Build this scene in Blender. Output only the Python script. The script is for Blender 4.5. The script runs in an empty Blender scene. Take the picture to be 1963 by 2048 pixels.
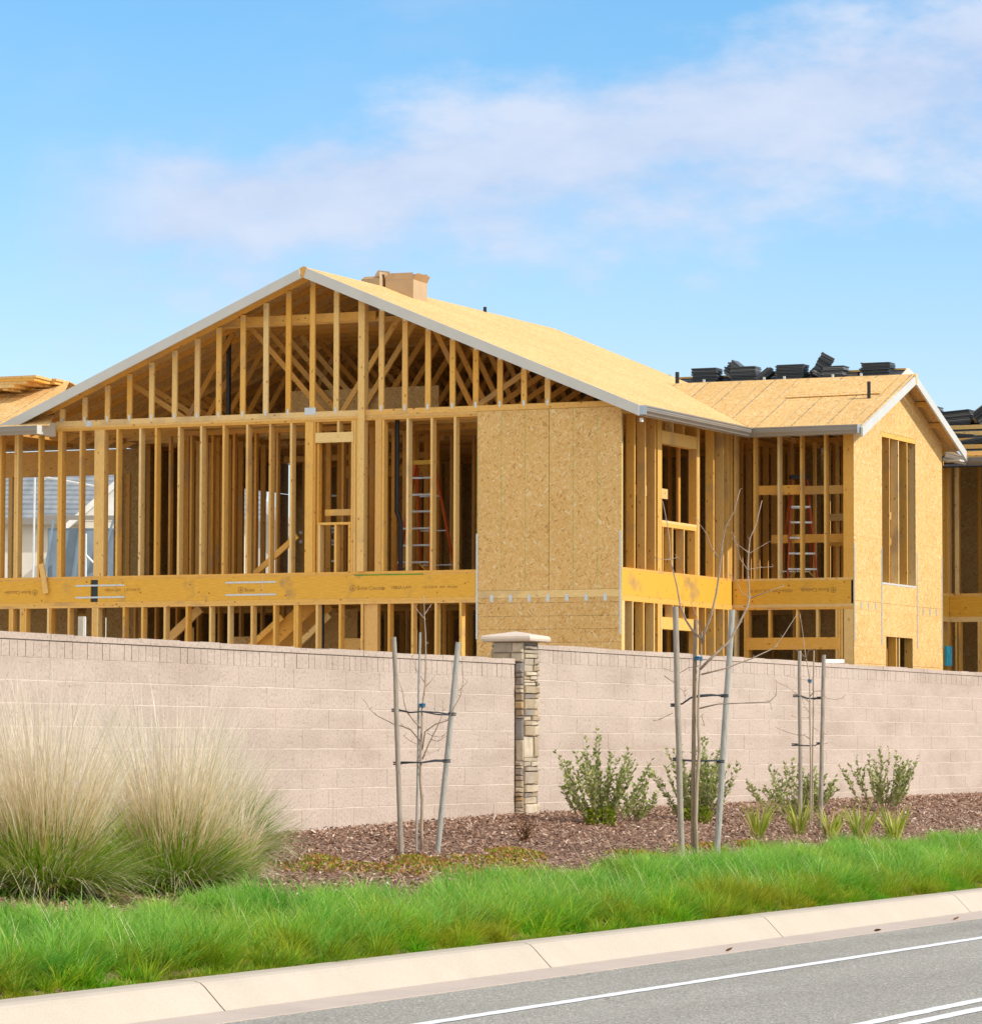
import bpy, math, random
import numpy as np
from mathutils import Vector, Matrix
random.seed(7); RNG=np.random.default_rng(7)
sc=bpy.context.scene; col=sc.collection
R=math.radians
# ------------------------------------------------------------------ frames
A=R(24.8)                                   # house axis: x to the right along the gable front, y into depth
CX0=Vector((2.0105,58.3,0))
XH=Vector((math.cos(A),-math.sin(A),0)); YH=Vector((math.sin(A),math.cos(A),0))
def L(x,y,z): return CX0+XH*x+YH*y+Vector((0,0,z))
TK=R(24.4); DK=Vector((math.sin(TK),math.cos(TK),0)); NK=Vector((-math.cos(TK),math.sin(TK),0))   # kerb frame (s along, p across)
def K(p,s,z): return NK*p+DK*s+Vector((0,0,z))
TF=R(23.5); DF=Vector((math.sin(TF),math.cos(TF),0)); NF=Vector((-math.cos(TF),math.sin(TF),0))   # block wall frame
F0=Vector((.28,42.938,0))
def terr(x,y):
    x=np.asarray(x,float); y=np.asarray(y,float)
    p=x*NK.x+y*NK.y; sf=(x-F0.x)*DF.x+(y-F0.y)*DF.y; q=np.maximum((F0.x-x)*NF.x+(F0.y-y)*NF.y,0)
    zf=np.interp(sf,[-12,-8.55,-6.3,0,6,19],[.70,.74,.79,.885,.905,.905])
    w=p-11.7; t=np.clip(w/(w+q+1e-6),0,1); t=np.where(w>0,t,0)
    return .17+(zf-.17)*(1-(1-t)**1.7)
# ------------------------------------------------------------------ object helpers
def link(name,me,parent=None):
    o=bpy.data.objects.new(name,me); col.objects.link(o)
    if parent: o.parent=parent
    return o
def tag(o,label=None,cat=None,group=None,kind=None):
    if label: o['label']=label
    if cat: o['category']=cat
    if group: o['group']=group
    if kind: o['kind']=kind
    return o
def empty(name,loc,rz=0,label=None,cat=None,group=None):
    o=link(name,None); o.location=loc; o.rotation_euler=(0,0,rz); o.empty_display_size=.3
    return tag(o,label,cat,group)
class MB:
    def __init__(s): s.v=[]; s.f=[]
    def add(s,vs,fs):
        n=len(s.v); s.v+=[tuple(v) for v in vs]; s.f+=[tuple(i+n for i in f) for f in fs]; return s
    def box(s,x0,x1,y0,y1,z0,z1):
        return s.add([(x0,y0,z0),(x1,y0,z0),(x1,y1,z0),(x0,y1,z0),(x0,y0,z1),(x1,y0,z1),(x1,y1,z1),(x0,y1,z1)],
              [(0,3,2,1),(4,5,6,7),(0,1,5,4),(1,2,6,5),(2,3,7,6),(3,0,4,7)])
    def beam(s,a,b,w,h,up=(0,0,1)):
        a=Vector(a);b=Vector(b);d=(b-a).normalized();u=Vector(up)
        if abs(d.dot(u))>.98:u=Vector((0,1,0))
        sx=d.cross(u).normalized();sy=sx.cross(d).normalized()
        vs=[p+sx*(i*w/2)+sy*(j*h/2) for p in (a,b) for i,j in((-1,-1),(1,-1),(1,1),(-1,1))]
        return s.add(vs,[(3,2,1,0),(4,5,6,7),(0,1,5,4),(1,2,6,5),(2,3,7,6),(3,0,4,7)])
    def tube(s,pts,rs,n=8,cap=True):
        pts=[Vector(p) for p in pts]; rings=[]
        if not hasattr(rs,'__len__'): rs=[rs]*len(pts)
        ref=Vector((.13,.97,.2)); base=len(s.v); vs=[]
        for i,p in enumerate(pts):
            d=(pts[min(i+1,len(pts)-1)]-pts[max(i-1,0)])
            d=d.normalized() if d.length>1e-9 else Vector((0,0,1))
            sx=d.cross(ref).normalized(); sy=d.cross(sx)
            vs+=[p+(sx*math.cos(2*math.pi*k/n)+sy*math.sin(2*math.pi*k/n))*rs[i] for k in range(n)]
        fs=[(i*n+k,i*n+(k+1)%n,(i+1)*n+(k+1)%n,(i+1)*n+k) for i in range(len(pts)-1) for k in range(n)]
        if cap: fs+=[tuple(range(n)),tuple(range((len(pts)-1)*n,len(pts)*n))[::-1]]
        return s.add(vs,fs)
    def prism(s,poly,off):          # 3-d polygon extruded by off
        off=Vector(off); n=len(poly); poly=[Vector(p) for p in poly]
        return s.add(poly+[p+off for p in poly],[tuple(range(n))[::-1],tuple(range(n,2*n))]+[(i,(i+1)%n,n+(i+1)%n,n+i) for i in range(n)])
    def extrude(s,prof,a,b,ux,uz,da=(0,0,0),db=(0,0,0),k=0):   # closed profile [(h,z)] swept a->b ; mitre factors
        a=Vector(a);b=Vector(b);ux=Vector(ux);uz=Vector(uz);d=(b-a).normalized(); n=len(prof)
        va=[a+ux*h+uz*z+d*(da[0]*h) for h,z in prof]; vb=[b+ux*h+uz*z+d*(db[0]*h) for h,z in prof]
        return s.add(va+vb,[tuple(range(n))[::-1],tuple(range(n,2*n))]+[(i,(i+1)%n,n+(i+1)%n,n+i) for i in range(n)])
    def build(s,name,m,parent=None,smooth=False,bevel=0,recalc=True):
        me=bpy.data.meshes.new(name); me.from_pydata([tuple(v) for v in s.v],[],s.f); me.materials.append(m)
        if recalc:
            import bmesh
            bm=bmesh.new(); bm.from_mesh(me); bmesh.ops.recalc_face_normals(bm,faces=bm.faces)
            if bevel: bmesh.ops.bevel(bm,geom=list(bm.edges),offset=bevel,segments=2,affect='EDGES',profile=.5)
            bm.to_mesh(me); bm.free()
        if smooth: me.shade_smooth()
        me.update(); return link(name,me,parent)
# ------------------------------------------------------------------ materials
def mat(name,rough=.8,spec=.3,metal=0):
    m=bpy.data.materials.new(name); m.use_nodes=True; nt=m.node_tree; b=nt.nodes['Principled BSDF']
    b.inputs['Roughness'].default_value=rough; b.inputs['Specular IOR Level'].default_value=spec; b.inputs['Metallic'].default_value=metal
    return m,nt,b
def nd(nt,t,**kw):
    n=nt.nodes.new(t)
    for k,v in kw.items():
        if k.startswith('i_'):
            key=k[2:]; key=int(key) if key.isdigit() else key.replace('_',' ')
            n.inputs[key].default_value=v
        else: setattr(n,k,v)
    return n
def ramp(nt,src,stops,interp='LINEAR'):
    r=nt.nodes.new('ShaderNodeValToRGB'); r.color_ramp.interpolation=interp; e=r.color_ramp.elements
    while len(e)>1: e.remove(e[-1])
    e[0].position=stops[0][0]; e[0].color=(*stops[0][1],1)
    for p,c in stops[1:]:
        x=e.new(p); x.color=(*c,1)
    nt.links.new(src,r.inputs[0]); return r.outputs[0]
def mixc(nt,f,a,b,mode='MIX'):
    m=nt.nodes.new('ShaderNodeMix'); m.data_type='RGBA'; m.blend_type=mode
    for i,v in ((0,f),(6,a),(7,b)):
        if isinstance(v,(int,float)): m.inputs[i].default_value=v
        elif isinstance(v,tuple): m.inputs[i].default_value=(*v,1)
        else: nt.links.new(v,m.inputs[i])
    return m.outputs[2]
def mth(nt,op,a,b=None,c=None,clamp=False):
    m=nt.nodes.new('ShaderNodeMath'); m.operation=op; m.use_clamp=clamp
    for i,v in enumerate((a,b,c)):
        if v is None: continue
        if isinstance(v,(int,float)): m.inputs[i].default_value=v
        else: nt.links.new(v,m.inputs[i])
    return m.outputs[0]
def coords(nt,scale=(1,1,1),kind='Object',rnd=0):
    tc=nt.nodes.new('ShaderNodeTexCoord'); mp=nt.nodes.new('ShaderNodeMapping'); mp.inputs['Scale'].default_value=scale
    nt.links.new(tc.outputs[kind],mp.inputs[0])
    if rnd:
        g=nt.nodes.new('ShaderNodeNewGeometry'); oi=nt.nodes.new('ShaderNodeObjectInfo')
        s=mth(nt,'ADD',g.outputs['Random Per Island'],oi.outputs['Random']); s=mth(nt,'MULTIPLY',s,rnd)
        cb=nt.nodes.new('ShaderNodeCombineXYZ')
        for i in range(3): nt.links.new(s,cb.inputs[i])
        nt.links.new(cb.outputs[0],mp.inputs['Location'])
    return mp.outputs[0]
def noise(nt,vec,scale,detail=3,rough=.5,out=0):
    n=nd(nt,'ShaderNodeTexNoise',i_Scale=scale,i_Detail=detail,i_Roughness=rough); nt.links.new(vec,n.inputs['Vector']); return n.outputs[out]
def voro(nt,vec,scale,out='Distance',feat='F1',rnd=1):
    n=nt.nodes.new('ShaderNodeTexVoronoi'); n.feature=feat; n.inputs['Scale'].default_value=scale; n.inputs['Randomness'].default_value=rnd
    nt.links.new(vec,n.inputs['Vector']); return n.outputs[out]
def bump(nt,b,h,strength=.3,dist=.01):
    n=nd(nt,'ShaderNodeBump',i_Strength=strength,i_Distance=dist); nt.links.new(h,n.inputs['Height']); nt.links.new(n.outputs[0],b.inputs['Normal'])
def islrnd(nt):
    g=nt.nodes.new('ShaderNodeNewGeometry'); oi=nt.nodes.new('ShaderNodeObjectInfo')
    return mth(nt,'FRACT',mth(nt,'ADD',g.outputs['Random Per Island'],mth(nt,'MULTIPLY',oi.outputs['Random'],7.31)))
def plain(name,c,rough=.6,spec=.3,metal=0,var=.08,sc_=8,bumpy=0):
    m,nt,b=mat(name,rough,spec,metal); v=coords(nt,rnd=3)
    n=noise(nt,v,sc_,4,.6); lo=tuple(x*(1-var) for x in c); hi=tuple(min(1,x*(1+var)) for x in c)
    nt.links.new(ramp(nt,n,[(.3,lo),(.7,hi)]),b.inputs['Base Color'])
    if bumpy: bump(nt,b,n,bumpy,.01)
    return m
def lumber(name,sc3,a=(.84,.46,.09),c2=(.90,.64,.26),mid=((.89,.545,.145),(.86,.54,.18))):
    m,nt,b=mat(name,.62,.25); v=coords(nt,sc3,rnd=5)
    r=islrnd(nt); base=ramp(nt,r,[(0,a),(.3,mid[0]),(.5,mid[1]),(.68,c2),(.8,(min(1,c2[0]*1.04),c2[1]*1.14,c2[2]*1.45)),(.9,(a[0]*.86,a[1]*.84,a[2]*.9)),(1,mid[0])])
    g=noise(nt,v,9,4,.6); base=mixc(nt,.55,base,ramp(nt,g,[(.3,(.70,.56,.38)),(.62,(1,1,1))]),'MULTIPLY')
    kv=coords(nt,tuple(1.0 if q<5 else 1.9 for q in sc3),rnd=5); k=voro(nt,kv,5.2); kn=ramp(nt,k,[(.085,(.9,.9,.9)),(.15,(0,0,0))])
    base=mixc(nt,kn,base,(.36,.14,.03))
    k2=noise(nt,coords(nt,tuple(q*2.2 for q in sc3),rnd=5),6,3,.7); base=mixc(nt,.5,base,ramp(nt,k2,[(.36,(.62,.46,.30)),(.5,(1,1,1))]),'MULTIPLY')
    big=noise(nt,coords(nt,(1,1,1),rnd=9),1.7,2); st=ramp(nt,big,[(.58,(0,0,0)),(.74,(.5,.5,.5))])
    base=mixc(nt,st,base,(.34,.24,.17))
    nt.links.new(base,b.inputs['Base Color']); bump(nt,b,g,.25,.004); return m
M={}
M['lv']=lumber('lumber_upright',(22,22,1.3)); M['lx']=lumber('lumber_lengthwise',(1.3,22,22)); M['ly']=lumber('lumber_crosswise',(22,1.3,22))
M['ld']=lumber('lumber_inner_shaded',(16,16,1.3),(.68,.34,.06),(.80,.47,.13),((.74,.39,.085),(.72,.41,.11)))  # inner framing darker than the outer lumber: indoor shade put into the colour
M['lt']=lumber('truss_lumber_shaded',(1.3,22,22),(.66,.33,.055),(.82,.50,.15),((.74,.39,.08),(.70,.40,.11)))  # attic shade painted in: truss wood toned below the outer lumber
def lvl():
    m,nt,b=mat('laminated_beam',.5,.3); v=coords(nt,(1.2,14,14)); g=noise(nt,v,6,5,.62)
    base=ramp(nt,g,[(.3,(.66,.34,.035)),(.55,(.80,.44,.055)),(.8,(.84,.51,.11))])
    st=noise(nt,coords(nt,(1.3,1,1.1)),1.25,3,.6); st=ramp(nt,st,[(.57,(0,0,0)),(.68,(.62,.62,.62))])
    base=mixc(nt,st,base,(.27,.19,.13))
    k=voro(nt,coords(nt,(1,1,1)),6.5); base=mixc(nt,ramp(nt,k,[(.07,(1,1,1)),(.13,(0,0,0))]),base,(.36,.14,.02))
    nt.links.new(base,b.inputs['Base Color']); bump(nt,b,g,.15,.004); return m
M['lvl']=lvl()
def osb(name,bright=1.0,lines=None,planes='xz'):
    m,nt,b=mat(name,.7,.22)
    w=noise(nt,coords(nt),3.5,2,.5,1)
    def lay(scale,seed,ang=0):
        tc=nt.nodes.new('ShaderNodeTexCoord'); m1=nt.nodes.new('ShaderNodeMapping'); m1.inputs['Rotation'].default_value={'xz':(0,R(ang),0),'yz':(R(ang),0,0),'xy':(0,0,R(ang))}[planes]
        nt.links.new(tc.outputs['Object'],m1.inputs[0]); m2=nt.nodes.new('ShaderNodeMapping'); m2.inputs['Scale'].default_value=scale; nt.links.new(m1.outputs[0],m2.inputs[0]); v=m2.outputs[0]; vm=nt.nodes.new('ShaderNodeVectorMath'); vm.operation='MULTIPLY_ADD'
        nt.links.new(w,vm.inputs[0]); vm.inputs[1].default_value=(5,5,5); nt.links.new(v,vm.inputs[2])
        vv=nt.nodes.new('ShaderNodeTexVoronoi'); vv.inputs['Scale'].default_value=1; nt.links.new(vm.outputs[0],vv.inputs['Vector'])
        sp=nt.nodes.new('ShaderNodeSeparateColor'); nt.links.new(vv.outputs['Color'],sp.inputs[0]); return sp.outputs[seed]
    a,c={'xz':((15,30,62),(58,30,17)),'yz':((30,15,62),(30,56,17)),'xy':((15,62,30),(56,14,30))}[planes]
    n1=lay(a,0,31); n2=lay(c,1,-24); n3=lay(a,2,-52); msk=ramp(nt,noise(nt,coords(nt),17,2),[(.46,(0,0,0)),(.54,(1,1,1))])
    val=mixc(nt,msk,n1,n2)
    msk2=ramp(nt,noise(nt,coords(nt,(1.1,1.1,1.1)),13,2),[(.50,(0,0,0)),(.56,(1,1,1))]); val=mixc(nt,msk2,val,n3)
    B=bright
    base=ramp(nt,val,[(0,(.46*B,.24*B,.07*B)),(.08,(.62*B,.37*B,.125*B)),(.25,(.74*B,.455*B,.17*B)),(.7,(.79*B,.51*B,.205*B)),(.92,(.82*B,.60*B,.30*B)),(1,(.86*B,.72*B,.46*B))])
    big=noise(nt,coords(nt),1.1,3); base=mixc(nt,.35,base,ramp(nt,big,[(.35,(.80,.76,.68)),(.65,(1,1,1))]),'MULTIPLY')
    if lines:
        tc=nt.nodes.new('ShaderNodeTexCoord'); sp=nt.nodes.new('ShaderNodeSeparateXYZ'); nt.links.new(tc.outputs['Object'],sp.inputs[0])
        for ax,per,off,wd,cl,st in lines:
            q=mth(nt,'ADD',sp.outputs[ax],off); q=mth(nt,'PINGPONG',q,per/2); q=mth(nt,'LESS_THAN',q,wd)
            n=noise(nt,coords(nt,(6,6,6)),3,2); q=mth(nt,'MULTIPLY',q,ramp(nt,n,[(.35,(.15,.15,.15)),(.6,(1,1,1))])); q=mth(nt,'MULTIPLY',q,st)
            base=mixc(nt,q,base,cl)
    nt.links.new(base,b.inputs['Base Color']); bump(nt,b,val,.2,.004); return m
M['osb_front']=osb('strand_board_front',1.0,[(0,.4064,.0,.006,(.22,.42,.12),.75)],'xz')
M['osb_lower']=osb('strand_board_lower',.94,[(2,.205,.04,.005,(.2,.11,.05),.75)],'xz')
M['osb_side']=osb('strand_board_gable',1.0,[(2,.6,.33,.005,(.35,.22,.1),.5)],'yz')
M['osb_roof']=osb('strand_board_roof',1.02,[(1,1.22,.35,.010,(.30,.20,.12),.8)],'xy')
M['osb_roof2']=osb('strand_board_wing_roof',1.0,[(0,.61,.1,.014,(.24,.19,.15),.95),(0,.61,.29,.007,(.28,.22,.18),.8)],'xy')
M['osb_in']=osb('strand_board_inner_shaded',.62,None,'xz')  # dimmed copy of the outer board, indoor darkness carried in its base colour
M['primer']=plain('primed_board_paint',(.61,.61,.585),.55,.3,0,.04,3)
M['gutter']=plain('painted_gutter_metal',(.31,.28,.25),.32,.5,.25,.04,2)
M['gcap']=plain('gutter_end_metal',(.45,.52,.60),.35,.5,.5,.1,20)
M['galv']=plain('galvanised_steel',(.62,.66,.70),.42,.5,.55,.2,45)
M['black']=plain('black_pipe_plastic',(.018,.018,.022),.4,.4,0,.2,5)
M['dkgreen']=plain('dark_metal_plate',(.035,.05,.055),.4,.5,.4,.2,5)
M['green']=plain('green_tape',(.05,.30,.02),.5)
M['orange']=plain('orange_fibreglass',(.52,.09,.015),.4,.4)
M['alu']=plain('aluminium',(.68,.72,.76),.3,.5,.7,.06)
M['yplast']=plain('yellow_ladder_top',(.66,.40,.06),.45)
M['blueplast']=plain('blue_plastic',(.06,.55,.85),.35,.4,0,.25,15)
M['bluecloth']=plain('blue_cloth',(.05,.10,.22),.8,.2,0,.3,6)
M['white']=plain('white_board',(.80,.80,.78),.6)
M['ink']=plain('stamped_ink',(.36,.20,.06),.8,.1)
M['card']=plain('cardboard',(.50,.365,.23),.85,.15,0,.07,3)
M['cardin']=plain('cardboard_inner_flap',(.42,.27,.15),.85,.15,0,.1,5)
M['stucco']=plain('pale_render',(.72,.68,.60),.9,.1,0,.05,4)
M['greywrap']=plain('grey_blue_sheeting',(.22,.29,.36),.55,.3,0,.2,1.2)
M['poles']=plain('pale_scaffold_tube',(.74,.75,.74),.4,.5,.2,.08)
def tilem():
    m,nt,b=mat('concrete_roof_tile',.55,.35); r=islrnd(nt)
    base=ramp(nt,r,[(0,(.04,.05,.065)),(.5,(.07,.082,.10)),(.8,(.13,.14,.155)),(1,(.26,.265,.27))])
    n=noise(nt,coords(nt,rnd=4),20,4); base=mixc(nt,.4,base,ramp(nt,n,[(.3,(.6,.6,.6)),(.7,(1,1,1))]),'MULTIPLY')
    nt.links.new(base,b.inputs['Base Color']); return m
M['tile']=tilem()
def rooftile():
    m,nt,b=mat('grey_laid_tiles',.6,.3); tc=nt.nodes.new('ShaderNodeTexCoord'); sp=nt.nodes.new('ShaderNodeSeparateXYZ'); nt.links.new(tc.outputs['Object'],sp.inputs[0])
    n=noise(nt,coords(nt,(3,1,1)),1.4,4); base=ramp(nt,n,[(.35,(.24,.27,.30)),(.65,(.33,.35,.37))])
    nt.links.new(base,b.inputs['Base Color']); return m
M['laid']=rooftile()
def splitface(name,c):
    m,nt,b=mat(name,.92,.1); r=islrnd(nt); v=coords(nt)
    base=ramp(nt,r,[(0,tuple(x*.965 for x in c)),(.5,c),(1,(c[0]*1.02,c[1]*1.015,c[2]*1.02))])
    n=noise(nt,v,30,6,.8); base=mixc(nt,.8,base,ramp(nt,n,[(.34,(.30,.27,.25)),(.45,(.88,.87,.86)),(.66,(1.0,1.0,1.0)),(.78,(1.0,1.0,1.0))]),'MULTIPLY')
    st=noise(nt,coords(nt,(.35,.35,1.2)),1.6,4,.6); base=mixc(nt,.75,base,ramp(nt,st,[(.36,(.82,.79,.76)),(.52,(.98,.97,.96)),(.70,(1.07,1.06,1.06))]),'MULTIPLY')
    nt.links.new(base,b.inputs['Base Color']); bump(nt,b,n,.8,.022); return m
M['block']=splitface('split_face_block',(.67,.55,.47)); M['mortar']=plain('pale_mortar',(.70,.595,.515),.9,.1,0,.12,14)
def stone():
    m,nt,b=mat('stone_veneer',.85,.15); r=islrnd(nt)
    base=ramp(nt,r,[(0,(.48,.38,.26)),(.2,(.36,.31,.27)),(.36,(.60,.50,.36)),(.52,(.50,.42,.33)),(.66,(.66,.56,.43)),(.84,(.33,.31,.30)),(.93,(.56,.40,.22))],'CONSTANT')
    n=noise(nt,coords(nt,rnd=3),9,5,.65); base=mixc(nt,.55,base,ramp(nt,n,[(.3,(.55,.5,.45)),(.68,(1,1,1))]),'MULTIPLY')
    nt.links.new(base,b.inputs['Base Color']); bump(nt,b,n,.6,.02); return m
M['stone']=stone(); M['mort2']=plain('dark_joint_mortar',(.27,.22,.17),.95,.1)
M['capst']=plain('cast_stone_cap',(.68,.56,.46),.85,.15,0,.05,12,.15)
M['kerb']=plain('kerb_concrete',(.68,.585,.46),.88,.15,0,.07,1.8,.1); M['pan']=plain('gutter_pan_concrete',(.56,.47,.40),.88,.15,0,.06,2.5,.1)
def concrete(name,c,dark):
    m,nt,b=mat(name,.9,.15); v=coords(nt); n=noise(nt,v,1.3,6,.65); f=noise(nt,v,70,3,.7)
    base=ramp(nt,n,[(.33,tuple(x*.9 for x in c)),(.66,c)]); base=mixc(nt,.4,base,ramp(nt,f,[(.3,(.72,.7,.68)),(.6,(1,1,1))]),'MULTIPLY')
    s=noise(nt,coords(nt,(1,1,1)),5,5,.7); base=mixc(nt,ramp(nt,s,[(.66,(0,0,0)),(.8,(.5,.5,.5))]),base,dark)
    nt.links.new(base,b.inputs['Base Color']); bump(nt,b,f,.25,.006); return m
M['kerb']=concrete('kerb_concrete',(.575,.495,.405),(.5,.42,.32)); M['pan']=concrete('gutter_pan_concrete',(.58,.48,.41),(.4,.35,.3))
def asphalt():
    m,nt,b=mat('asphalt',.85,.25); v=coords(nt); n=voro(nt,v,70,'Color'); sp=nt.nodes.new('ShaderNodeSeparateColor'); nt.links.new(n,sp.inputs[0])
    base=ramp(nt,sp.outputs[0],[(0,(.24,.225,.195)),(.35,(.35,.33,.285)),(.8,(.43,.40,.345)),(.95,(.53,.495,.43)),(1,(.74,.70,.63))])
    big=noise(nt,coords(nt,(1,1,1)),.6,5,.6); base=mixc(nt,.5,base,ramp(nt,big,[(.3,(.80,.79,.78)),(.68,(1,1,1))]),'MULTIPLY')
    tc=nt.nodes.new('ShaderNodeTexCoord'); mp=nt.nodes.new('ShaderNodeMapping'); mp.inputs['Rotation'].default_value=(0,0,TK-math.pi/2+math.pi/2); nt.links.new(tc.outputs['Object'],mp.inputs[0])
    m2=nt.nodes.new('ShaderNodeMapping'); m2.inputs['Scale'].default_value=(1.1,.05,1); nt.links.new(mp.outputs[0],m2.inputs[0])
    wt=noise(nt,m2.outputs[0],1,4,.6); base=mixc(nt,.8,base,ramp(nt,wt,[(.35,(.86,.85,.84)),(.6,(1.03,1.03,1.02))]),'MULTIPLY')
    cw=noise(nt,v,2.2,4,.6,1); cm=nt.nodes.new('ShaderNodeVectorMath'); cm.operation='MULTIPLY_ADD'; nt.links.new(cw,cm.inputs[0]); cm.inputs[1].default_value=(.5,.5,.5); nt.links.new(v,cm.inputs[2])
    ck=voro(nt,cm.outputs[0],.22,'Distance','DISTANCE_TO_EDGE'); ck=mth(nt,'LESS_THAN',ck,.0016); ck=mth(nt,'MULTIPLY',ck,ramp(nt,noise(nt,v,.5,2),[(.5,(0,0,0)),(.6,(.7,.7,.7))])); base=mixc(nt,ck,base,(.10,.095,.085))
    nt.links.new(base,b.inputs['Base Color']); bump(nt,b,voro(nt,v,70),.5,.008); return m
M['asphalt']=asphalt()
def paint():
    m,nt,b=mat('road_paint',.6,.3); n=noise(nt,coords(nt),40,4,.7); base=ramp(nt,n,[(.30,(.42,.41,.39)),(.42,(.84,.84,.83))]); nt.links.new(base,b.inputs['Base Color']); return m
M['paint']=paint()
def mulch():
    m,nt,b=mat('bark_mulch_ground',.95,.1); v=coords(nt,(1,1,1)); w=noise(nt,v,6,2,.5,1); vm=nt.nodes.new('ShaderNodeVectorMath'); vm.operation='MULTIPLY_ADD'
    nt.links.new(w,vm.inputs[0]); vm.inputs[1].default_value=(.25,.25,.25); nt.links.new(v,vm.inputs[2])
    c=voro(nt,vm.outputs[0],34,'Color'); sp=nt.nodes.new('ShaderNodeSeparateColor'); nt.links.new(c,sp.inputs[0])
    base=ramp(nt,sp.outputs[0],[(0,(.09,.05,.032)),(.4,(.24,.135,.09)),(.75,(.36,.22,.155)),(1,(.50,.36,.28))]); nt.links.new(base,b.inputs['Base Color'])
    bump(nt,b,voro(nt,vm.outputs[0],34),.9,.03); return m
M['mulch']=mulch()
def islm(name,stops,rough=.8,spec=.15,tr=0,tip=None,patch=None,tuft=None):
    m,nt,b=mat(name,rough,spec); r=islrnd(nt); base=ramp(nt,r,stops)
    if patch:
        n=noise(nt,coords(nt,(1,1,1)),patch[0],3,.6); base=mixc(nt,ramp(nt,n,[(patch[1],(0,0,0)),(patch[2],(1,1,1))]),base,patch[3])
    if tip:
        at=nt.nodes.new('ShaderNodeAttribute'); at.attribute_name='tip'; f=ramp(nt,at.outputs['Fac'],[(tip[0],(0,0,0)),(tip[1],(1,1,1))])
        base=mixc(nt,mth(nt,'MULTIPLY',f,tip[3]),base,tip[2])
    if tuft:
        a2=nt.nodes.new('ShaderNodeAttribute'); a2.attribute_name='tuft'; base=mixc(nt,1.0,base,ramp(nt,a2.outputs['Fac'],tuft),'MULTIPLY')
    nt.links.new(base,b.inputs['Base Color'])
    if tr:
        t=nt.nodes.new('ShaderNodeBsdfTranslucent'); nt.links.new(base,t.inputs[0]); mx=nt.nodes.new('ShaderNodeMixShader'); mx.inputs[0].default_value=tr
        out=nt.nodes['Material Output']; nt.links.new(b.outputs[0],mx.inputs[1]); nt.links.new(t.outputs[0],mx.inputs[2]); nt.links.new(mx.outputs[0],out.inputs[0])
    return m
M['chips']=islm('bark_chips',[(0,(.12,.062,.04)),(.35,(.29,.165,.11)),(.75,(.44,.275,.195)),(.93,(.58,.43,.33)),(1,(.76,.66,.56))],.9,.1)
M['grass']=islm('fescue_blades',[(0,(.07,.38,.02)),(.4,(.19,.62,.04)),(.75,(.32,.70,.08)),(1,(.66,.78,.28))],.45,.4,.45,(.25,1,(.62,.88,.26),.7),(1.3,.46,.64,(.36,.54,.04)),[(0,(.42,.62,.4)),(.25,(.8,.85,.7)),(.6,(1,1,.9)),(1,(1.25,1.08,.8))])
M['grassf']=islm('fescue_edge_blades',[(0,(.05,.36,.008)),(.5,(.16,.54,.012)),(.85,(.40,.60,.02)),(1,(.68,.68,.08))],.5,.3,.42,(.5,1,(.46,.50,.06),.55),(1.1,.42,.60,(.36,.42,.02)),[(0,(.40,.60,.5)),(.35,(.85,.9,.8)),(1,(1.3,1.1,.9))])
M['dgreen']=islm('deer_grass_green',[(0,(.10,.24,.010)),(.5,(.24,.42,.02)),(.8,(.42,.52,.05)),(1,(.78,.62,.28))],.5,.3,.3)
M['dtan']=islm('deer_grass_straw',[(0,(.58,.40,.15)),(.5,(.80,.62,.33)),(.85,(.88,.75,.50)),(1,(.92,.84,.66))],.5,.3,.35,(.35,.95,(.93,.85,.70),.85))
M['leaf']=islm('shrub_leaf',[(0,(.17,.22,.05)),(.4,(.34,.40,.10)),(.75,(.46,.50,.2)),(.95,(.62,.62,.34)),(1,(.62,.48,.16))],.6,.2,.35)
M['leaf2']=islm('young_leaf',[(0,(.16,.24,.015)),(.6,(.30,.38,.03)),(1,(.45,.45,.07))],.5,.3,.3)
M['strap']=islm('strap_leaf',[(0,(.24,.36,.03)),(.5,(.42,.50,.06)),(.8,(.60,.58,.12)),(1,(.80,.64,.34))],.5,.3,.25,(.75,1,(.60,.42,.18),.5))
M['cover']=islm('ground_cover_leaf',[(0,(.14,.24,.01)),(.3,(.26,.33,.02)),(.5,(.42,.24,.06)),(.85,(.46,.18,.07)),(1,(.5,.38,.14))],.7,.2,.2)
M['dead']=islm('dead_twig_leaf',[(0,(.09,.05,.03)),(.6,(.2,.1,.05)),(1,(.34,.18,.09))],.85,.1)
M['twig']=plain('young_bark',(.36,.27,.21),.8,.2,0,.25,14)
def pole(name,c):
    m,nt,b=mat(name,.85,.15); n=noise(nt,coords(nt,(14,14,1.6),rnd=3),5,5,.7); base=ramp(nt,n,[(.28,tuple(x*.5 for x in c)),(.5,c),(.72,tuple(min(1,x*1.2) for x in c))])
    nt.links.new(base,b.inputs['Base Color']); bump(nt,b,n,.4,.005); return m
M['stake']=pole('weathered_stake',(.36,.31,.26)); M['stakeg']=pole('pale_painted_stake',(.40,.39,.36)); M['stakeb']=pole('brown_stake',(.34,.25,.18)); M['bark']=pole('sapling_bark',(.42,.33,.25))
M['tie']=plain('black_rubber_tie',(.05,.055,.065),.5); M['bluetie']=plain('blue_ribbon',(.02,.13,.26),.5)
M['dirt']=plain('lot_earth',(.60,.49,.36),.95,.1,0,.15,.6); M['farland']=plain('far_ground',(.30,.26,.18),.95,.1,0,.15,.2)
M['foil']=plain('crumpled_plastic',(.62,.68,.74),.22,.6,.3,.25,9,.8)
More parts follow.
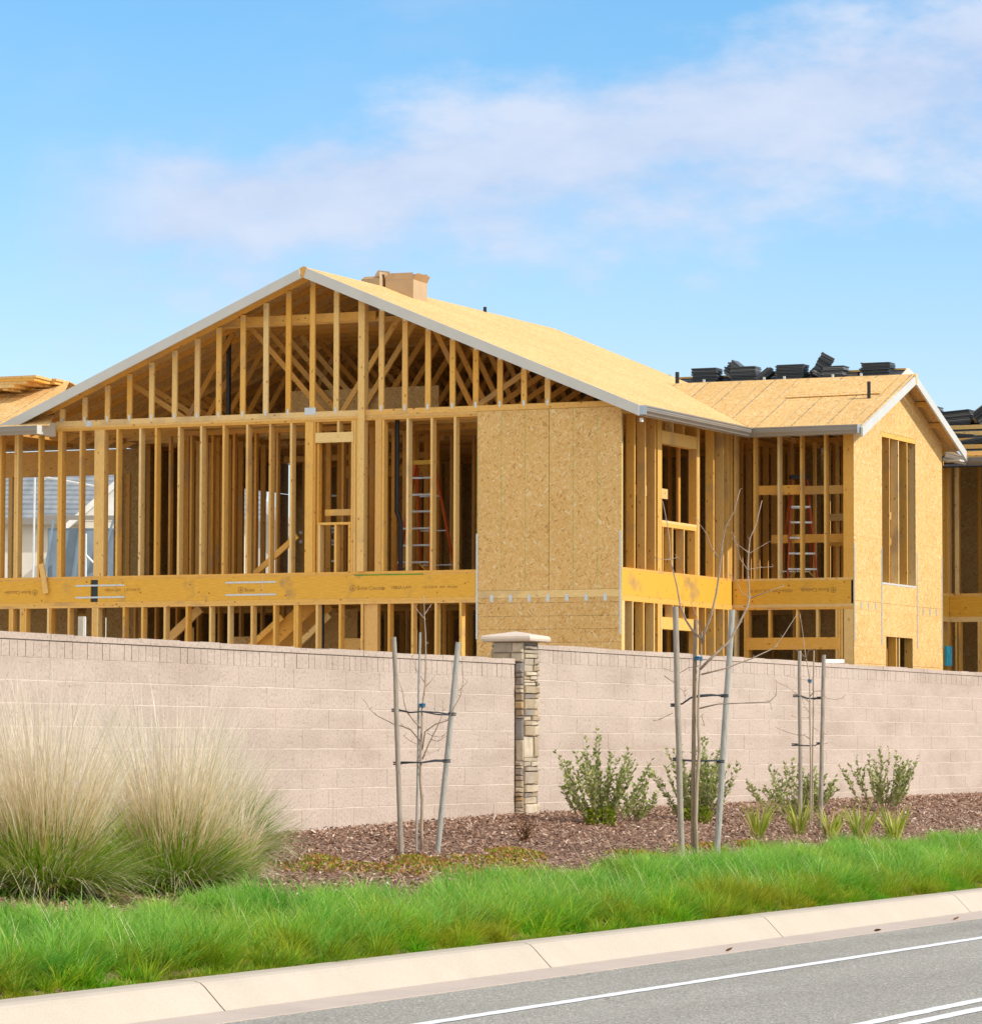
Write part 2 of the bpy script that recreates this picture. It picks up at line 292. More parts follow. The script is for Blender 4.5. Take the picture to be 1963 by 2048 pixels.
# ------------------------------------------------------------------ ground, road, kerb
def sheet(name,pts,m,kind='structure'):
    b=MB(); b.add(pts,[tuple(range(len(pts)))]); o=b.build(name,m); tag(o,kind=kind); return o
sheet('ground',[(-2500,-500,-.06),(2500,-500,-.06),(2500,5000,-.06),(-2500,5000,-.06)],M['farland'])
sheet('road',[K(-14,-60,0),K(10.99,-60,0),K(10.99,240,0),K(-14,240,0)],M['asphalt'])
for p,w,n in ((9.88,.12,'a'),(7.50,.12,'b'),(7.25,.12,'c')):
    b=MB(); sp_=[-60+2*i for i in range(38)]+[16.2+.13*i for i in range(230)]+[47+6*i for i in range(32)]; b.v=[]
    for q in sp_:
        b.v.append(tuple(K(p-w/2+random.uniform(-.007,.007),q,.004))); b.v.append(tuple(K(p+w/2+random.uniform(-.007,.007),q,.004)))
    b.f=[(2*i,2*i+1,2*i+3,2*i+2) for i in range(len(sp_)-1)]; tag(b.build('road_marking',M['paint'],recalc=False),kind='structure')
prof=[(11.345,-.1),(11.345,.022),(11.36,.035),(11.49,.165),(11.52,.188),(11.565,.2),(11.735,.2),(11.75,.19),(11.75,-.1)]
pan=[(10.985,-.1),(10.985,.006),(11.343,.020),(11.343,-.1)]
kb=MB(); pb=MB(); js=[-40,-30,-20,-10,0,5.5,10.9,15.9,21.02,26.12,31.15,36.6,41.8,47,52.2,57.4,70,90,120,160,220]
for a,b2 in zip(js[:-1],js[1:]):
    kb.extrude(prof,DK*(a+.009),DK*(b2-.009),NK,(0,0,1)); pb.extrude(pan,DK*(a+.002),DK*(b2-.002),NK,(0,0,1))
tag(kb.build('kerb',M['kerb']),kind='structure'); tag(pb.build('gutter_pan',M['pan']),kind='structure')
jb=MB(); jb.extrude([(11.40,-.1),(11.40,.03),(11.53,.16),(11.735,.17),(11.735,-.1)],DK*-40,DK*220,NK,(0,0,1)); tag(jb.build('kerb_bedding',M['dirt']),kind='structure')
# planting bed grid
ps=np.concatenate([np.linspace(11.752,14.4,24),np.linspace(14.6,21,30)]); ss=np.linspace(5,80,260)
PP,SS=np.meshgrid(ps,ss,indexing='ij'); GX=PP*NK.x+SS*DK.x; GY=PP*NK.y+SS*DK.y; GZ=terr(GX,GY)+RNG.normal(0,.004,GX.shape)
n1,n2=GX.shape; idx=np.arange(n1*n2).reshape(n1,n2)
fs=np.stack([idx[:-1,:-1],idx[1:,:-1],idx[1:,1:],idx[:-1,1:]],-1).reshape(-1,4)
me=bpy.data.meshes.new('planting_bed'); me.from_pydata(np.stack([GX,GY,GZ],-1).reshape(-1,3).tolist(),[],fs.tolist()); me.materials.append(M['mulch']); me.shade_smooth()
tag(link('planting_bed',me),kind='structure')
FQ=lambda s,q,z: F0+DF*s+NF*q+Vector((0,0,z))    # wall frame point (q>0 behind the wall)
sheet('building_lot',[FQ(-60,.2,1.1),FQ(260,.2,1.1),FQ(260,500,1.1),FQ(-60,500,1.1)],M['dirt'])
# ------------------------------------------------------------------ fast ribbons
def quads_mesh(name,V,F,m,tip=None,parent=None,tuft=None):
    me=bpy.data.meshes.new(name); V=V.reshape(-1,3); F=F.reshape(-1,4)
    me.vertices.add(len(V)); me.vertices.foreach_set('co',V.astype(np.float32).ravel())
    me.loops.add(F.size); me.loops.foreach_set('vertex_index',F.astype(np.int32).ravel())
    me.polygons.add(len(F)); me.polygons.foreach_set('loop_start',np.arange(0,F.size,4,dtype=np.int32)); me.polygons.foreach_set('loop_total',np.full(len(F),4,dtype=np.int32))
    if tip is not None:
        at=me.attributes.new('tip','FLOAT','POINT'); at.data.foreach_set('value',tip.astype(np.float32).ravel())
    if tuft is not None:
        at=me.attributes.new('tuft','FLOAT','POINT'); at.data.foreach_set('value',tuft.astype(np.float32).ravel())
    me.materials.append(m); me.update(); return link(name,me,parent)
def blades(name,pos,az,l0,l1,length,width,m,seg=4,parent=None,curl=0,facing=None,tuft=None):
    N=len(pos); t=np.linspace(0,1,seg+1); P=np.zeros((N,seg+1,3)); P[:,0]=pos
    for i in range(seg):
        th=l0+(l1-l0)*((i+.5)/seg); a=az+curl*(i/seg)
        d=np.stack([np.sin(th)*np.cos(a),np.sin(th)*np.sin(a),np.cos(th)],-1); P[:,i+1]=P[:,i]+d*(length/seg)[:,None]
    fa=(az+np.pi/2+RNG.normal(0,.7,N)) if facing is None else facing+RNG.normal(0,.5,N)
    wv=np.stack([np.cos(fa),np.sin(fa),np.zeros(N)],-1)[:,None,:]*(width[:,None]*(1-t**1.6*.88)[None,:]/2)[:,:,None]
    V=np.stack([P-wv,P+wv],2)                      # N,seg+1,2,3
    base=(np.arange(N)*(seg+1)*2)[:,None]; k=np.arange(seg)*2
    F=np.stack([base+k,base+k+1,base+k+3,base+k+2],-1)
    tip=np.broadcast_to(t[None,:,None],(N,seg+1,2))
    tf=None if tuft is None else np.repeat(tuft,(seg+1)*2)
    return quads_mesh(name,V,F,m,tip.copy(),parent,tf)
# chips
N=140000; p=RNG.uniform(13.0,17.9,N); s=RNG.uniform(17,70,N)**1; x=p*NK.x+s*DK.x; y=p*NK.y+s*DK.y
ok=((F0.x-x)*NF.x+(F0.y-y)*NF.y>.02)&(np.abs(x/y)<.20); x=x[ok];y=y[ok];N=len(x); z=terr(x,y)
lx=RNG.uniform(.008,.026,N); wy=RNG.uniform(.003,.008,N); a=RNG.uniform(0,np.pi,N); ti=RNG.normal(.1,.3,N); tj=RNG.normal(0,.35,N)
u=np.stack([np.cos(a),np.sin(a),ti],-1)*lx[:,None]; w=np.stack([-np.sin(a),np.cos(a),tj],-1)*wy[:,None]; c=np.stack([x,y,z+.006+np.abs(ti)*lx+np.abs(tj)*wy+RNG.uniform(0,.012,N)],-1)
V=np.stack([c-u-w,c+u-w,c+u+w,c-u+w],1); F=np.arange(N*4).reshape(N,4)
tag(quads_mesh('bark_chips',V,F,M['chips']),'shredded reddish brown bark mulch spread over the planting bed','mulch',kind='stuff')
# ------------------------------------------------------------------ fescue strip
def vnoise(x,y,sc,seed):
    r=np.random.default_rng(seed); g=r.random((256,256)); X=x/sc; Y=y/sc; i=np.floor(X).astype(int); j=np.floor(Y).astype(int); fx=X-i; fy=Y-j
    fx=fx*fx*(3-2*fx); fy=fy*fy*(3-2*fy); i%=256;j%=256;i2=(i+1)%256;j2=(j+1)%256
    return (g[i,j]*(1-fx)+g[i2,j]*fx)*(1-fy)+(g[i,j2]*(1-fx)+g[i2,j2]*fx)*fy
def strip(n,p0,p1,name,m,l0f,lenf,widthf,azf,seg=4,edge=True):
    s=17.5+30*RNG.random(n)**1.0; p=p0+(p1-p0)*RNG.random(n); x=p*NK.x+s*DK.x; y=p*NK.y+s*DK.y
    lim=13.72+.30*(vnoise(s,p*0,1.1,3)-.5)+.18*(vnoise(s,p*0,.35,4)-.5)-.1*np.clip((24-s)/6,0,1)
    ok=(p<lim)&(x/y>-.16)&(x/y<.16); x,y,p,s=x[ok],y[ok],p[ok],s[ok]; N=len(x)
    cl=vnoise(x,y,.42,5); z=terr(x,y); mound=.07*vnoise(x,y,.8,6)+.06*vnoise(x,y,.38,9)
    z=z+mound*np.clip((p-11.75)/.3,0,1)
    return blades(name,np.stack([x,y,z-.01],-1),azf(N,x,y,p),l0f(N,p),l0f(N,p)+RNG.uniform(.4,1.1,N),lenf(N,p,cl),widthf(N),m,seg)
dkaz=math.atan2(DK.y,DK.x)
def tufts(nt_,per,p0,p1,name,m,spread,lenr,wid,bias,lean,seg=4,zo=0):
    s=16+40*RNG.random(nt_); p=p0+(p1-p0)*RNG.random(nt_)
    lim=13.58+.28*np.clip((25-s)/3,0,1)+.34*(vnoise(s,p*0,1.1,3)-.5)+.22*(vnoise(s,p*0,.35,4)-.5)
    x=p*NK.x+s*DK.x; y=p*NK.y+s*DK.y; ok=(p<lim)&(np.abs(x/y)<.19); s,p,x,y=s[ok],p[ok],x[ok],y[ok]; n=len(s)
    size=RNG.uniform(.6,1.3,n)*(.75+.5*vnoise(x,y,.7,12))*np.where(p>lim[ok]-.3,.72,1); tb=RNG.normal(0,.35,n)
    S=np.repeat(size,per); X=np.repeat(x,per); Y=np.repeat(y,per); Pp=np.repeat(p,per); N=n*per
    az=RNG.uniform(0,2*np.pi,N); q=np.sqrt(RNG.random(N)); dx=np.cos(az)*q; dy=np.sin(az)*q
    bx_=X+dx*spread*S; by_=Y+dy*spread*S; ld=lean[0]+(lean[1]-lean[0])*q+RNG.normal(0,.12,N)
    vx=np.sin(ld)*np.cos(az); vy=np.sin(ld)*np.sin(az); ba=np.repeat(tb,per)+bias[0]; vx+=bias[1]*np.cos(ba); vy+=bias[1]*np.sin(ba)
    az2=np.arctan2(vy,vx); l0=np.clip(np.hypot(vx,vy),0,1.2)*.8; L=S*RNG.uniform(lenr[0],lenr[1],N)*(1-.2*q)
    L*=np.clip(.62+(Pp-11.72)*1.0,.62,1)
    z=terr(bx_,by_)+zo*np.clip((Pp-11.8)/.3,0,1)*vnoise(X,Y,.55,9)
    return blades(name,np.stack([bx_,by_,z-.01],-1),az2,l0,l0+RNG.uniform(.4,1.25,N),L,RNG.uniform(wid[0],wid[1],N),m,seg,tuft=np.repeat(RNG.random(n),per))
g=tufts(2900,66,12.05,14.1,'fescue_grass',M['grass'],.11,(.17,.32),(.0052,.0092),(dkaz+math.pi+.7,.55),(.0,.75),zo=.09)
tag(g,'long soft green fescue grass leaning over in a band behind the kerb','grass',kind='stuff')
g2=tufts(950,84,11.80,12.34,'fescue_edge_tufts',M['grassf'],.064,(.18,.37),(.0048,.0082),(math.atan2(-NK.y,-NK.x),.10),(.0,.85))
tag(g2,'short darker green grass tufts spilling onto the back of the kerb','grass',kind='stuff')
g3=tufts(1200,26,11.755,11.86,'fescue_fringe',M['grassf'],.06,(.07,.15),(.0036,.0058),(math.atan2(-NK.y,-NK.x),.35),(.2,1.0))
tag(g3,'thin fringe of very short yellowish grass touching the kerb edge','grass',kind='stuff')
# a few pale seed stalks
N=260; s=RNG.uniform(18,44,N); p=RNG.uniform(12,13.8,N); x=p*NK.x+s*DK.x;y=p*NK.y+s*DK.y
st=blades('seed_stalks',np.stack([x,y,terr(x,y)+.1],-1),RNG.uniform(2.2,3.6,N),RNG.uniform(.2,.5,N),RNG.uniform(.5,1.0,N),RNG.uniform(.2,.38,N),np.full(N,.004),M['dtan'],5)
tag(st,'thin straw coloured seed stalks standing out of the green grass band','grass',kind='stuff')
# ------------------------------------------------------------------ block wall
wall=empty('block_wall',FQ(0,0,.8),math.pi/2-TF,'pinkish split-face concrete block wall running the width of the picture with a stepped top','block wall')
# local: x along wall (to the right/away), y behind
def bw(name,s0,s1,ztop):
    blk=MB(); cap=MB(); mor=MB(); zo=-.8
    x=s0; i=0
    mor.box(s0,s1,.0035,.19,-.6,ztop-.212+zo); blk.box(s0,s1,.014,.189,ztop-.2115+zo,ztop-.058+zo)
    # cap units
    while x<s1-.01:
        w=min(random.choice((.4,.4,.8)),s1-x); cap.box(x+.001,x+w-.001,-.007+random.uniform(-.003,.003),.2,ztop-.056+zo,ztop+zo+random.uniform(-.006,.005)); x+=w
    x=s0
    while x<s1-.01:
        w=min(.1355,s1-x); blk.box(x+.0035,x+w-.0035,random.uniform(-.002,.002),.19,ztop-.2095+zo,ztop-.066+zo); x+=w
    z=ztop-.215; r=0
    while z>.45:
        x=s0-(.2 if r%2 else 0)
        while x<s1-.01:
            a=max(x,s0); b=min(x+.4,s1)
            if b-a>.02: blk.box(a+.0009,b-.0009,random.uniform(-.0018,.0018),.19,z-.190+zo,z+zo-.0005)
            x+=.4
        z-=.2; r+=1
    blk.build('block_courses',M['block'],wall,recalc=False); cap.build('cap_course',M['block'],wall,recalc=False); mor.build('mortar_joints',M['mortar'],wall,recalc=False)
bw('l',-26,-.02,2.636); bw('r',.44,90,2.818)
# pillar
pil=empty('stone_pillar',FQ(0,0,.7),math.pi/2-TF,'rough ledgestone pillar with a pale pyramid cap set in the block wall','pillar')
MB().box(.01,.41,-.10,.27,-.2,2.13).build('pillar_core',M['mort2'],pil)
sv=MB(); random.seed(21)
def stoneface(org,ud,nd_,width,z0,z1,full=True,lo=.035,hi=.15):
    z=z0; org=Vector(org);ud=Vector(ud);nd_=Vector(nd_)
    while z<z1-.02:
        h=min(random.choice((.03,.04,.045,.05,.055,.06,.075,.09,.12,.15,.24)),z1-z); x=0
        if z1-z-h<.03: h=z1-z
        while x<width-.01:
            w=min(random.uniform(.14,.34),width-x)
            if width-x-w<.07: w=width-x
            d=random.uniform(.006,.046); j=lambda q:random.uniform(-q,q)
            g_=.004
            c=[org+ud*(x+g_+j(.008))+Vector((0,0,z+g_+j(.005))),org+ud*(x+w-g_+j(.003))+Vector((0,0,z+g_+j(.004))),org+ud*(x+w-g_+j(.003))+Vector((0,0,z+h-g_+j(.004))),org+ud*(x+g_+j(.003))+Vector((0,0,z+h-g_+j(.003)))]
            ins=.014+.03*random.random()*min(1,h/.1)
            cen=sum(c,Vector())/4; f=[v+(cen-v).normalized()*ins+nd_*(d+j(.006)) for v in c]; mid=[v+nd_*d*.62+(cen-v).normalized()*.002 for v in c]
            n=len(sv.v); sv.v+= [tuple(v) for v in c+mid+f]
            for a_ in range(4):
                b_=(a_+1)%4; sv.f+=[(n+a_,n+b_,n+4+b_,n+4+a_),(n+4+a_,n+4+b_,n+8+b_,n+8+a_)]
            sv.f.append((n+8,n+9,n+10,n+11)); x+=w
        z+=h
stoneface((.01,-.10,-.1),(1,0,0),(0,-1,0),.4,0,2.23)
stoneface((.01,0,-.1),(0,-1,0),(-1,0,0),.10,0,2.04)
stoneface((.01,.27,1.93),(0,-1,0),(-1,0,0),.37,0,.20)
stoneface((.41,-.10,-.1),(0,1,0),(1,0,0),.10,0,2.2)
stoneface((.41,.27,1.9),(-1,0,0),(0,1,0),.4,0,.23)
stoneface((.41,-.1,2.1),(0,1,0),(1,0,0),.37,0,.03)
sv.build('stone_veneer',M['stone'],pil,recalc=False)
cp=MB(); cx,cy,hw=.21,.085,.305
rings=[(hw-.03,2.132),(hw-.006,2.142),(hw,2.165),(hw-.006,2.19),(hw-.02,2.202)]
vs=[];fs_=[]
for q,z in rings: vs+=[(cx-q,cy-q,z),(cx+q,cy-q,z),(cx+q,cy+q,z),(cx-q,cy+q,z)]
vs.append((cx,cy,2.255)); 
for i in range(4):
    for k in range(4): fs_.append((i*4+k,i*4+(k+1)%4,i*4+4+(k+1)%4,i*4+4+k))
for k in range(4): fs_.append((16+k,16+(k+1)%4,20))
fs_.append((3,2,1,0)); cp.add(vs,fs_); cp.build('cap_stone',M['capst'],pil)
wb=MB(); wb.box(-.45,.45,-.02,.0,0,.05); o=wb.build('white_board',M['white']); o.location=FQ(11.7,.12,2.83); o.rotation_euler=(0,R(-1),math.pi/2-TF); tag(o,'thin white board lying along the top of the block wall in front of the gable','board')
# ------------------------------------------------------------------ HOUSE
H=empty('timber_framed_house',CX0,-A,'unfinished two-storey timber framed house with bare studs, gable trusses and strand board roof','house')
cnt={'stud':0}
def bx(name,m,*b,parent=None):
    o=MB().box(*b).build(name,M[m],parent or H); return o
def stud(x0,x1,y0,y1,z0,z1): return bx('stud','lv',x0,x1,y0,y1,z0,z1)
ST=4.39; TP=6.795      # sole top / stud top, upper floor
SW=.038
ROOF=lambda x: 9.25-.4167*abs(x+5.336)
# upper floor front
singles=[-11.215,-10.464,-9.673,-8.976,-8.547,-8.252,-7.823,-7.411,-6.996,-6.565,-6.145,-5.765,-3.689,-3.268,-2.863]
for x in singles: stud(x,x+SW,.0,.14,ST,TP)
for x in (-10.923,-10.085): stud(x,x+SW,0,.14,ST,TP); stud(x+.041,x+.079,.0,.14,ST,TP)
bx('post','lv',-9.388,-9.20,-.002,.14,ST,TP); bx('post','lv',-5.49,-5.345,-.003,.14,ST,TP)
stud(-5.341,-5.303,0,.14,ST,TP)
# framed window opening in the front
stud(-5.295,-5.257,.02,.14,6.62,TP); stud(-4.92,-4.882,.0,.14,6.62,TP); stud(-4.665,-4.627,0,.14,ST,TP)
bx('header','lx',-5.30,-4.625,-.012,.03,6.46,6.62)
bx('window_sill','lx',-5.262,-4.668,0,.14,5.145,5.183)
stud(-5.295,-5.257,.035,.14,ST,6.455); stud(-5.25,-5.212,0,.14,ST,5.142); stud(-4.96,-4.922,0,.14,ST,5.142); stud(-4.71,-4.672,0,.14,ST,5.142)
stud(-4.622,-4.584,0,.14,ST,TP); stud(-4.575,-4.538,0,.14,ST,TP)
bx('post','lv',-4.528,-4.415,-.045,.10,ST,ROOF(-4.47)-.125)
bx('post','lv',-4.239,-4.128,0,.14,ST,TP); stud(-4.122,-4.084,.005,.14,ST,TP)
bx('blocking','lx',-5.21,-4.63,.16,.20,5.30,5.40)
# plates, beams front
bx('sole_plate','lx',-14.5,-2.452,0,.14,4.352,ST); bx('floor_edge','lx',-14.5,-2.452,.004,.3,4.332,4.3515)
beams=[(-14.5,-9.44),(-9.30,-6.28),(-6.235,-2.452)]
for a,b in beams: bx('rim_beam','lvl',a,b,.0,.09,3.968,4.3315)
bx('splice_plate','dkgreen',-9.437,-9.303,.03,.08,3.97,4.33)
bx('top_plate','lx',-14.5,-2.452,0,.14,3.915,3.9665); bx('top_plate','lx',-14.5,-2.452,-.002,.138,3.876,3.914)
bx('top_plate','lx',-10.67,-4.531,-.002,.14,6.835,6.871); bx('top_plate','lx',-4.412,-2.45,-.002,.14,6.835,6.871)
bx('top_plate','lx',-14.5,-4.531,0,.14,TP,6.834); bx('top_plate','lx',-4.412,-2.45,0,.14,TP,6.834)
bx('truss_chord','lx',-10.62,-4.531,-.006,.032,6.872,6.961); bx('truss_chord','lx',-4.412,-.05,-.006,.032,6.872,6.961)
# lower floor front
F1=1.3
for x,n in ((-11.0,2),(-10.787,3),(-10.262,2),(-9.87,1),(-9.41,3),(-8.828,1),(-8.48,1),(-8.06,1),(-7.652,1),(-7.218,1),(-6.878,1),(-6.458,1),(-6.049,1),(-5.679,2),(-5.283,1),(-4.872,1),(-4.481,1),(-4.004,1),(-3.592,1),(-3.185,1),(-2.756,1)):
    for k in range(n): stud(x+k*.0405,x+k*.0405+SW,.0+.004*k,.14,F1,3.875)
bx('post','lv',-4.435,-4.20,.03,.14,F1,3.874)
# gable studs laid flat
gx=[-10.056,-9.625,-9.197,-8.78,-8.366,-7.936,-7.517,-7.12,-6.678,-6.258,-5.849,-5.415,-4.987,-4.182,-3.767,-3.363,-2.935,-2.531,-2.113,-1.701,-1.3]
for x in gx:
    o=bx('gable_stud','lv',x,x+.089,-.004,.034,6.962,ROOF(x+.089 if x<-5.4 else x+.03)-.155 if x<-5.4 else ROOF(x+.089)-.135)
    MB().box(x+.028,x+.062,-.0075,-.0045,6.93,7.02).build('metal_clip',M['galv'],o)
    zt=ROOF(x+.04)-.17
    if zt>7.2: MB().box(x+.03,x+.058,-.0075,-.0045,zt-.06,zt).build('metal_clip',M['galv'],o)
for x0,x1,z0,z1 in ((-5.50,-5.30,6.915,7.03),(-9.55,-9.44,6.86,6.95)): MB().box(x0,x1,-.010,-.0065,z0,z1).build('truss_plate',M['galv'],H)
# end truss rafters
def rafters(y0,y1,name='rafter',drop=.018,dep=.10,parent=None,m='lx'):
    b=MB()
    for xe in (-11.02,.37):
        ze=ROOF(xe); b.prism([(-5.336,y0,9.25-drop),(xe,y0,ze-drop),(xe,y0,ze-drop-dep),(-5.336,y0,9.25-drop-dep)],(0,y1-y0,0))
    return b.build(name,M[m],parent or H)
rafters(0,.038); rafters(-.30,-.262,'lookout_rafter')
# horizontal brace and post seen in the attic
bx('attic_brace','lx',-7.15,-4.35,.20,.24,8.42,8.56); bx('attic_brace','lx',-7.15,-4.25,.24,.33,8.40,8.435)
bx('attic_board','osb_in',-6.45,-3.75,1.30,1.315,6.98,7.44)
bx('vent_pipe','black',-7.30,-7.24,.66,.72,6.97,8.5)
# trusses
def truss(y,x0=-10.62,x1=-.05):
    b=MB(); w=.038
    b.box(x0,x1,y,y+w,6.873,6.96)
    for xe in (-11.0,.36):
        ze=ROOF(xe); b.prism([(-5.336,y,9.232),(xe,y,ze-.018),(xe,y,ze-.11),(-5.336,y,9.14)],(0,w,0))
    nodes=[(-9.02,-8.01),(-7.16,-8.01),(-6.86,-5.45),(-4.07,-5.17),(-3.55,-2.82),(-1.75,-2.82)]
    for xt,xb in nodes:
        b.beam((xt,y+w/2,ROOF(xt)-.13),(xb,y+w/2,6.97),w*.96,.085,(0,1,0) if 0 else (0,0,1))
    b.beam((-6.86,y+.02,ROOF(-6.86)-.14),(-3.8,y+.02,ROOF(-6.86)-.14),.036,.085)
    return b
for i in range(15):
    y=.61*(i+1); 
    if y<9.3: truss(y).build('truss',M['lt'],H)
rafters(9.2,9.238)
# main roof sheathing
def slab(pts,name,m,th=.016,parent=None): return MB().prism(pts,(0,0,-th)).build(name,M[m],parent or H)
EV=.42
ro=slab([(-5.336,-.36,9.25),(EV,-.36,ROOF(EV)),(EV,9.52,ROOF(EV)),(-5.336,9.52,9.25)],'roof','osb_roof')
slab([(-5.336,-.36,9.2505),(-5.336,9.52,9.2505),(-11.09,9.52,ROOF(-11.09)),(-11.09,-.36,ROOF(-11.09))],'roof','osb_roof')
# barge boards front
zb=.165
MB().prism([(-5.28,-.36,9.25-.024),(EV+.02,-.36,ROOF(EV+.02)+.002),(EV+.02,-.36,ROOF(EV+.02)-zb),(-5.33,-.36,9.25-zb-.012)],(0,-.035,0)).build('barge_board',M['primer'],H)
MB().prism([(-5.42,-.36,9.25-.030),(-11.0,-.36,ROOF(-11.0)+.002),(-10.6,-.36,ROOF(-10.6)-zb),(-5.38,-.36,9.25-zb-.012)],(0,-.035,0)).build('barge_board',M['primer'],H)
MB().prism([(-5.336,-.375,9.262),(-5.285,-.375,9.238),(-5.325,-.375,9.08),(-5.385,-.375,9.075),(-5.425,-.375,9.228)],(0,.03,0)).build('ridge_block',M['lv'],H)
# gutters (profile h outward, z up)
gp=[(0,.135),(.0,.0),(.075,.0),(.088,.035),(.122,.085),(.122,.118),(.135,.118),(.135,.14),(.118,.14),(.116,.06),(.09,.03),(.012,.03),(.012,.135)]
def gutter(a,b,ux,name='gutter',da=0,db=0,m='gutter',parent=None):
    return MB().extrude(gp,a,b,ux,(0,0,1),(da,0,0),(db,0,0)).build(name,M[m],parent or H)
EVY=4.30; WZ=6.80
gutter((EV+.005,-.37,6.695),(EV+.005,EVY-.005,6.695),(1,0,0),db=-1)
gutter((EV+.005,EVY-.005,6.695),(2.36,EVY-.005,6.695),(0,-1,0),da=1)
MB().box(EV+.005,EV+.145,-.376,-.371,6.695,6.835).build('gutter_end_cap',M['gcap'],H)
MB().box(2.361,2.366,EVY-.145,EVY-.004,6.695,6.835).build('gutter_end_cap',M['gcap'],H)
MB().box(EV-.045,EV-.005,-.2,-.14,6.60,6.66).build('gutter_bracket',M['white'],H)
# fascia behind gutters
bx('fascia','primer',EV-.02,EV+.004,-.36,EVY,6.69,6.835); bx('fascia','primer',EV,2.36,EVY-.004,EVY+.02,6.69,6.785)
# strand board panels on the front
for a,b in ((-2.449,-1.224),(-1.216,-.002)): bx('sheathing_panel','osb_front',a,b,-.013,-.001,4.056,6.865)
bx('sheathing_strip','lx',-2.449,-.002,-.013,-.001,3.935,4.052)
for a,b in ((-2.449,-1.222),(-1.218,-.002)): bx('sheathing_panel','osb_lower',a,b,-.013,-.001,1.2,3.931)
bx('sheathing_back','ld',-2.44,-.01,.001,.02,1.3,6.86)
for k in range(7): MB().box(-2.22+k*.32,-2.165+k*.32,-.0165,-.0135,3.875,3.985).build('metal_clip',M['galv'],H)
MB().box(-2.462,-2.432,-.0175,-.0135,3.30,4.95).build('metal_strap',M['galv'],H)
MB().box(-.034,-.004,-.0175,-.0135,3.36,4.95).build('metal_strap',M['galv'],H)
for xa,z in ((-9.72,4.225),(-9.72,4.03),(-6.92,4.235),(-6.92,4.035)):
    MB().box(xa,xa+.92,-.006,-.001,z,z+.028).build('metal_strap',M['galv'],H)
bx('green_tape','green',-4.60,-3.38,-.0035,-.0005,4.325,4.34)
bx('beam_joint','lv',-6.279,-6.237,.003,.06,3.97,4.33)
# side wall x=0
for y in (0,.50,.93,1.33,3.84,4.27): stud(-.14,0,y,y+SW,ST,TP)
for y in (1.46,1.50,1.545,1.59,3.10,3.15,3.20): stud(-.14,-.001,y,y+SW,ST,TP)
for y in (4.47,4.52,4.57,4.62,4.665): stud(-.14,0,y,y+SW,ST,TP)
bx('header','ly',-.14,.0,1.632,3.096,6.42,6.62); bx('window_sill','ly',-.14,0,1.632,3.096,5.16,5.20); bx('window_sill','ly',-.14,0,1.632,3.096,5.10,5.159)
for y in (1.66,2.06,2.55,3.05): stud(-.14,-.002,y,y+SW,ST,5.099)
for y in (2.1,2.56): stud(-.14,-.01,y,y+SW,6.621,TP)
bx('sole_plate','ly',-.14,0,.0,4.71,4.352,ST); bx('top_plate','ly',-.14,0,0,4.71,TP,6.871)
bx('rim_beam','lvl',-.05,-.001,.002,4.66,3.968,4.3515); bx('top_plate','ly',-.14,0,0,4.71,3.876,3.9665)
for y in (0.0,.04,.08,.42,.863,1.292): stud(-.14,0,y,y+SW,F1,3.875)
for y in (1.46,1.50,1.55,1.60,3.10,3.15): stud(-.14,-.001,y,y+SW,F1,3.875)
for y in (3.47,3.88,4.28,4.49,4.66): stud(-.14,0,y,y+SW,F1,3.875)
bx('header','ly',-.14,0,1.642,3.096,3.485,3.674)
for y in (2.1,2.56): stud(-.14,-.01,y,y+SW,3.675,3.875)
# wing front wall, plane y=V1
V1=4.713; W=2.105
for x in (.36,.783,1.175,1.591): stud(x,x+SW,V1,V1+.14,ST,TP)
bx('post','lv',1.925,W-.016,V1,V1+.14,ST,6.86)
stud(.02,.058,V1,V1+.14,ST,TP)
bx('sole_plate','lx',.001,W-.016,V1,V1+.14,4.352,ST); bx('rim_beam','lvl',.001,W-.05,V1,V1+.09,3.968,4.3515); bx('splice_plate','black',W-.049,W-.035,V1,V1+.09,3.968,4.33)
bx('top_plate','lx',.001,W-.016,V1,V1+.14,3.915,3.9665); bx('top_plate','lx',.001,W-.016,V1-.002,V1+.138,3.876,3.914); bx('top_plate','lx',.001,W-.016,V1,V1+.14,TP,6.86)
for x in (.02,.193,.235,1.784,1.83,1.875): stud(x,x+SW,V1,V1+.14,F1,3.875)
bx('post','lv',1.93,W-.016,V1,V1+.14,F1,3.875)
bx('header','lx',.235,1.83,V1-.01,V1+.10,3.222,3.419)
for x in (.62,1.10,1.45): stud(x,x+SW,V1,V1+.1,3.42,3.875)
# wing gable wall, plane x=W, y V1..V2
V2=9.324; YR=7.0; RZ=7.90; WR=lambda y: RZ-.405*abs(y-YR)
g0,g1=6.12,7.87
def gw(name,poly,m='osb_side',th=.013):
    return MB().prism([(W,y,z) for y,z in poly],(-th,0,0)).build(name,M[m],H)
gw('sheathing_panel',[(V1,4.02),(g0,4.02),(g0,WR(g0)-.05),(V1,WR(V1)-.05)])
gw('sheathing_panel',[(g1,4.02),(V2,4.02),(V2,WR(V2)-.05),(g1,WR(g1)-.05)])
gw('sheathing_panel',[(g0+.003,6.87),(g1-.003,6.87),(g1-.003,WR(g1)-.05),(YR,WR(YR)-.05),(g0+.003,WR(g0)-.05)])
gw('sheathing_panel',[(V1,3.0),(6.31,3.0),(6.31,3.47),(7.69,3.47),(7.69,3.0),(V2,3.0),(V2,4.016),(V1,4.016)])
gw('sheathing_panel',[(V1,1.2),(6.31,1.2),(6.31,2.996),(V1,2.996)]); gw('sheathing_panel',[(7.69,1.2),(V2,1.2),(V2,2.996),(7.69,2.996)])
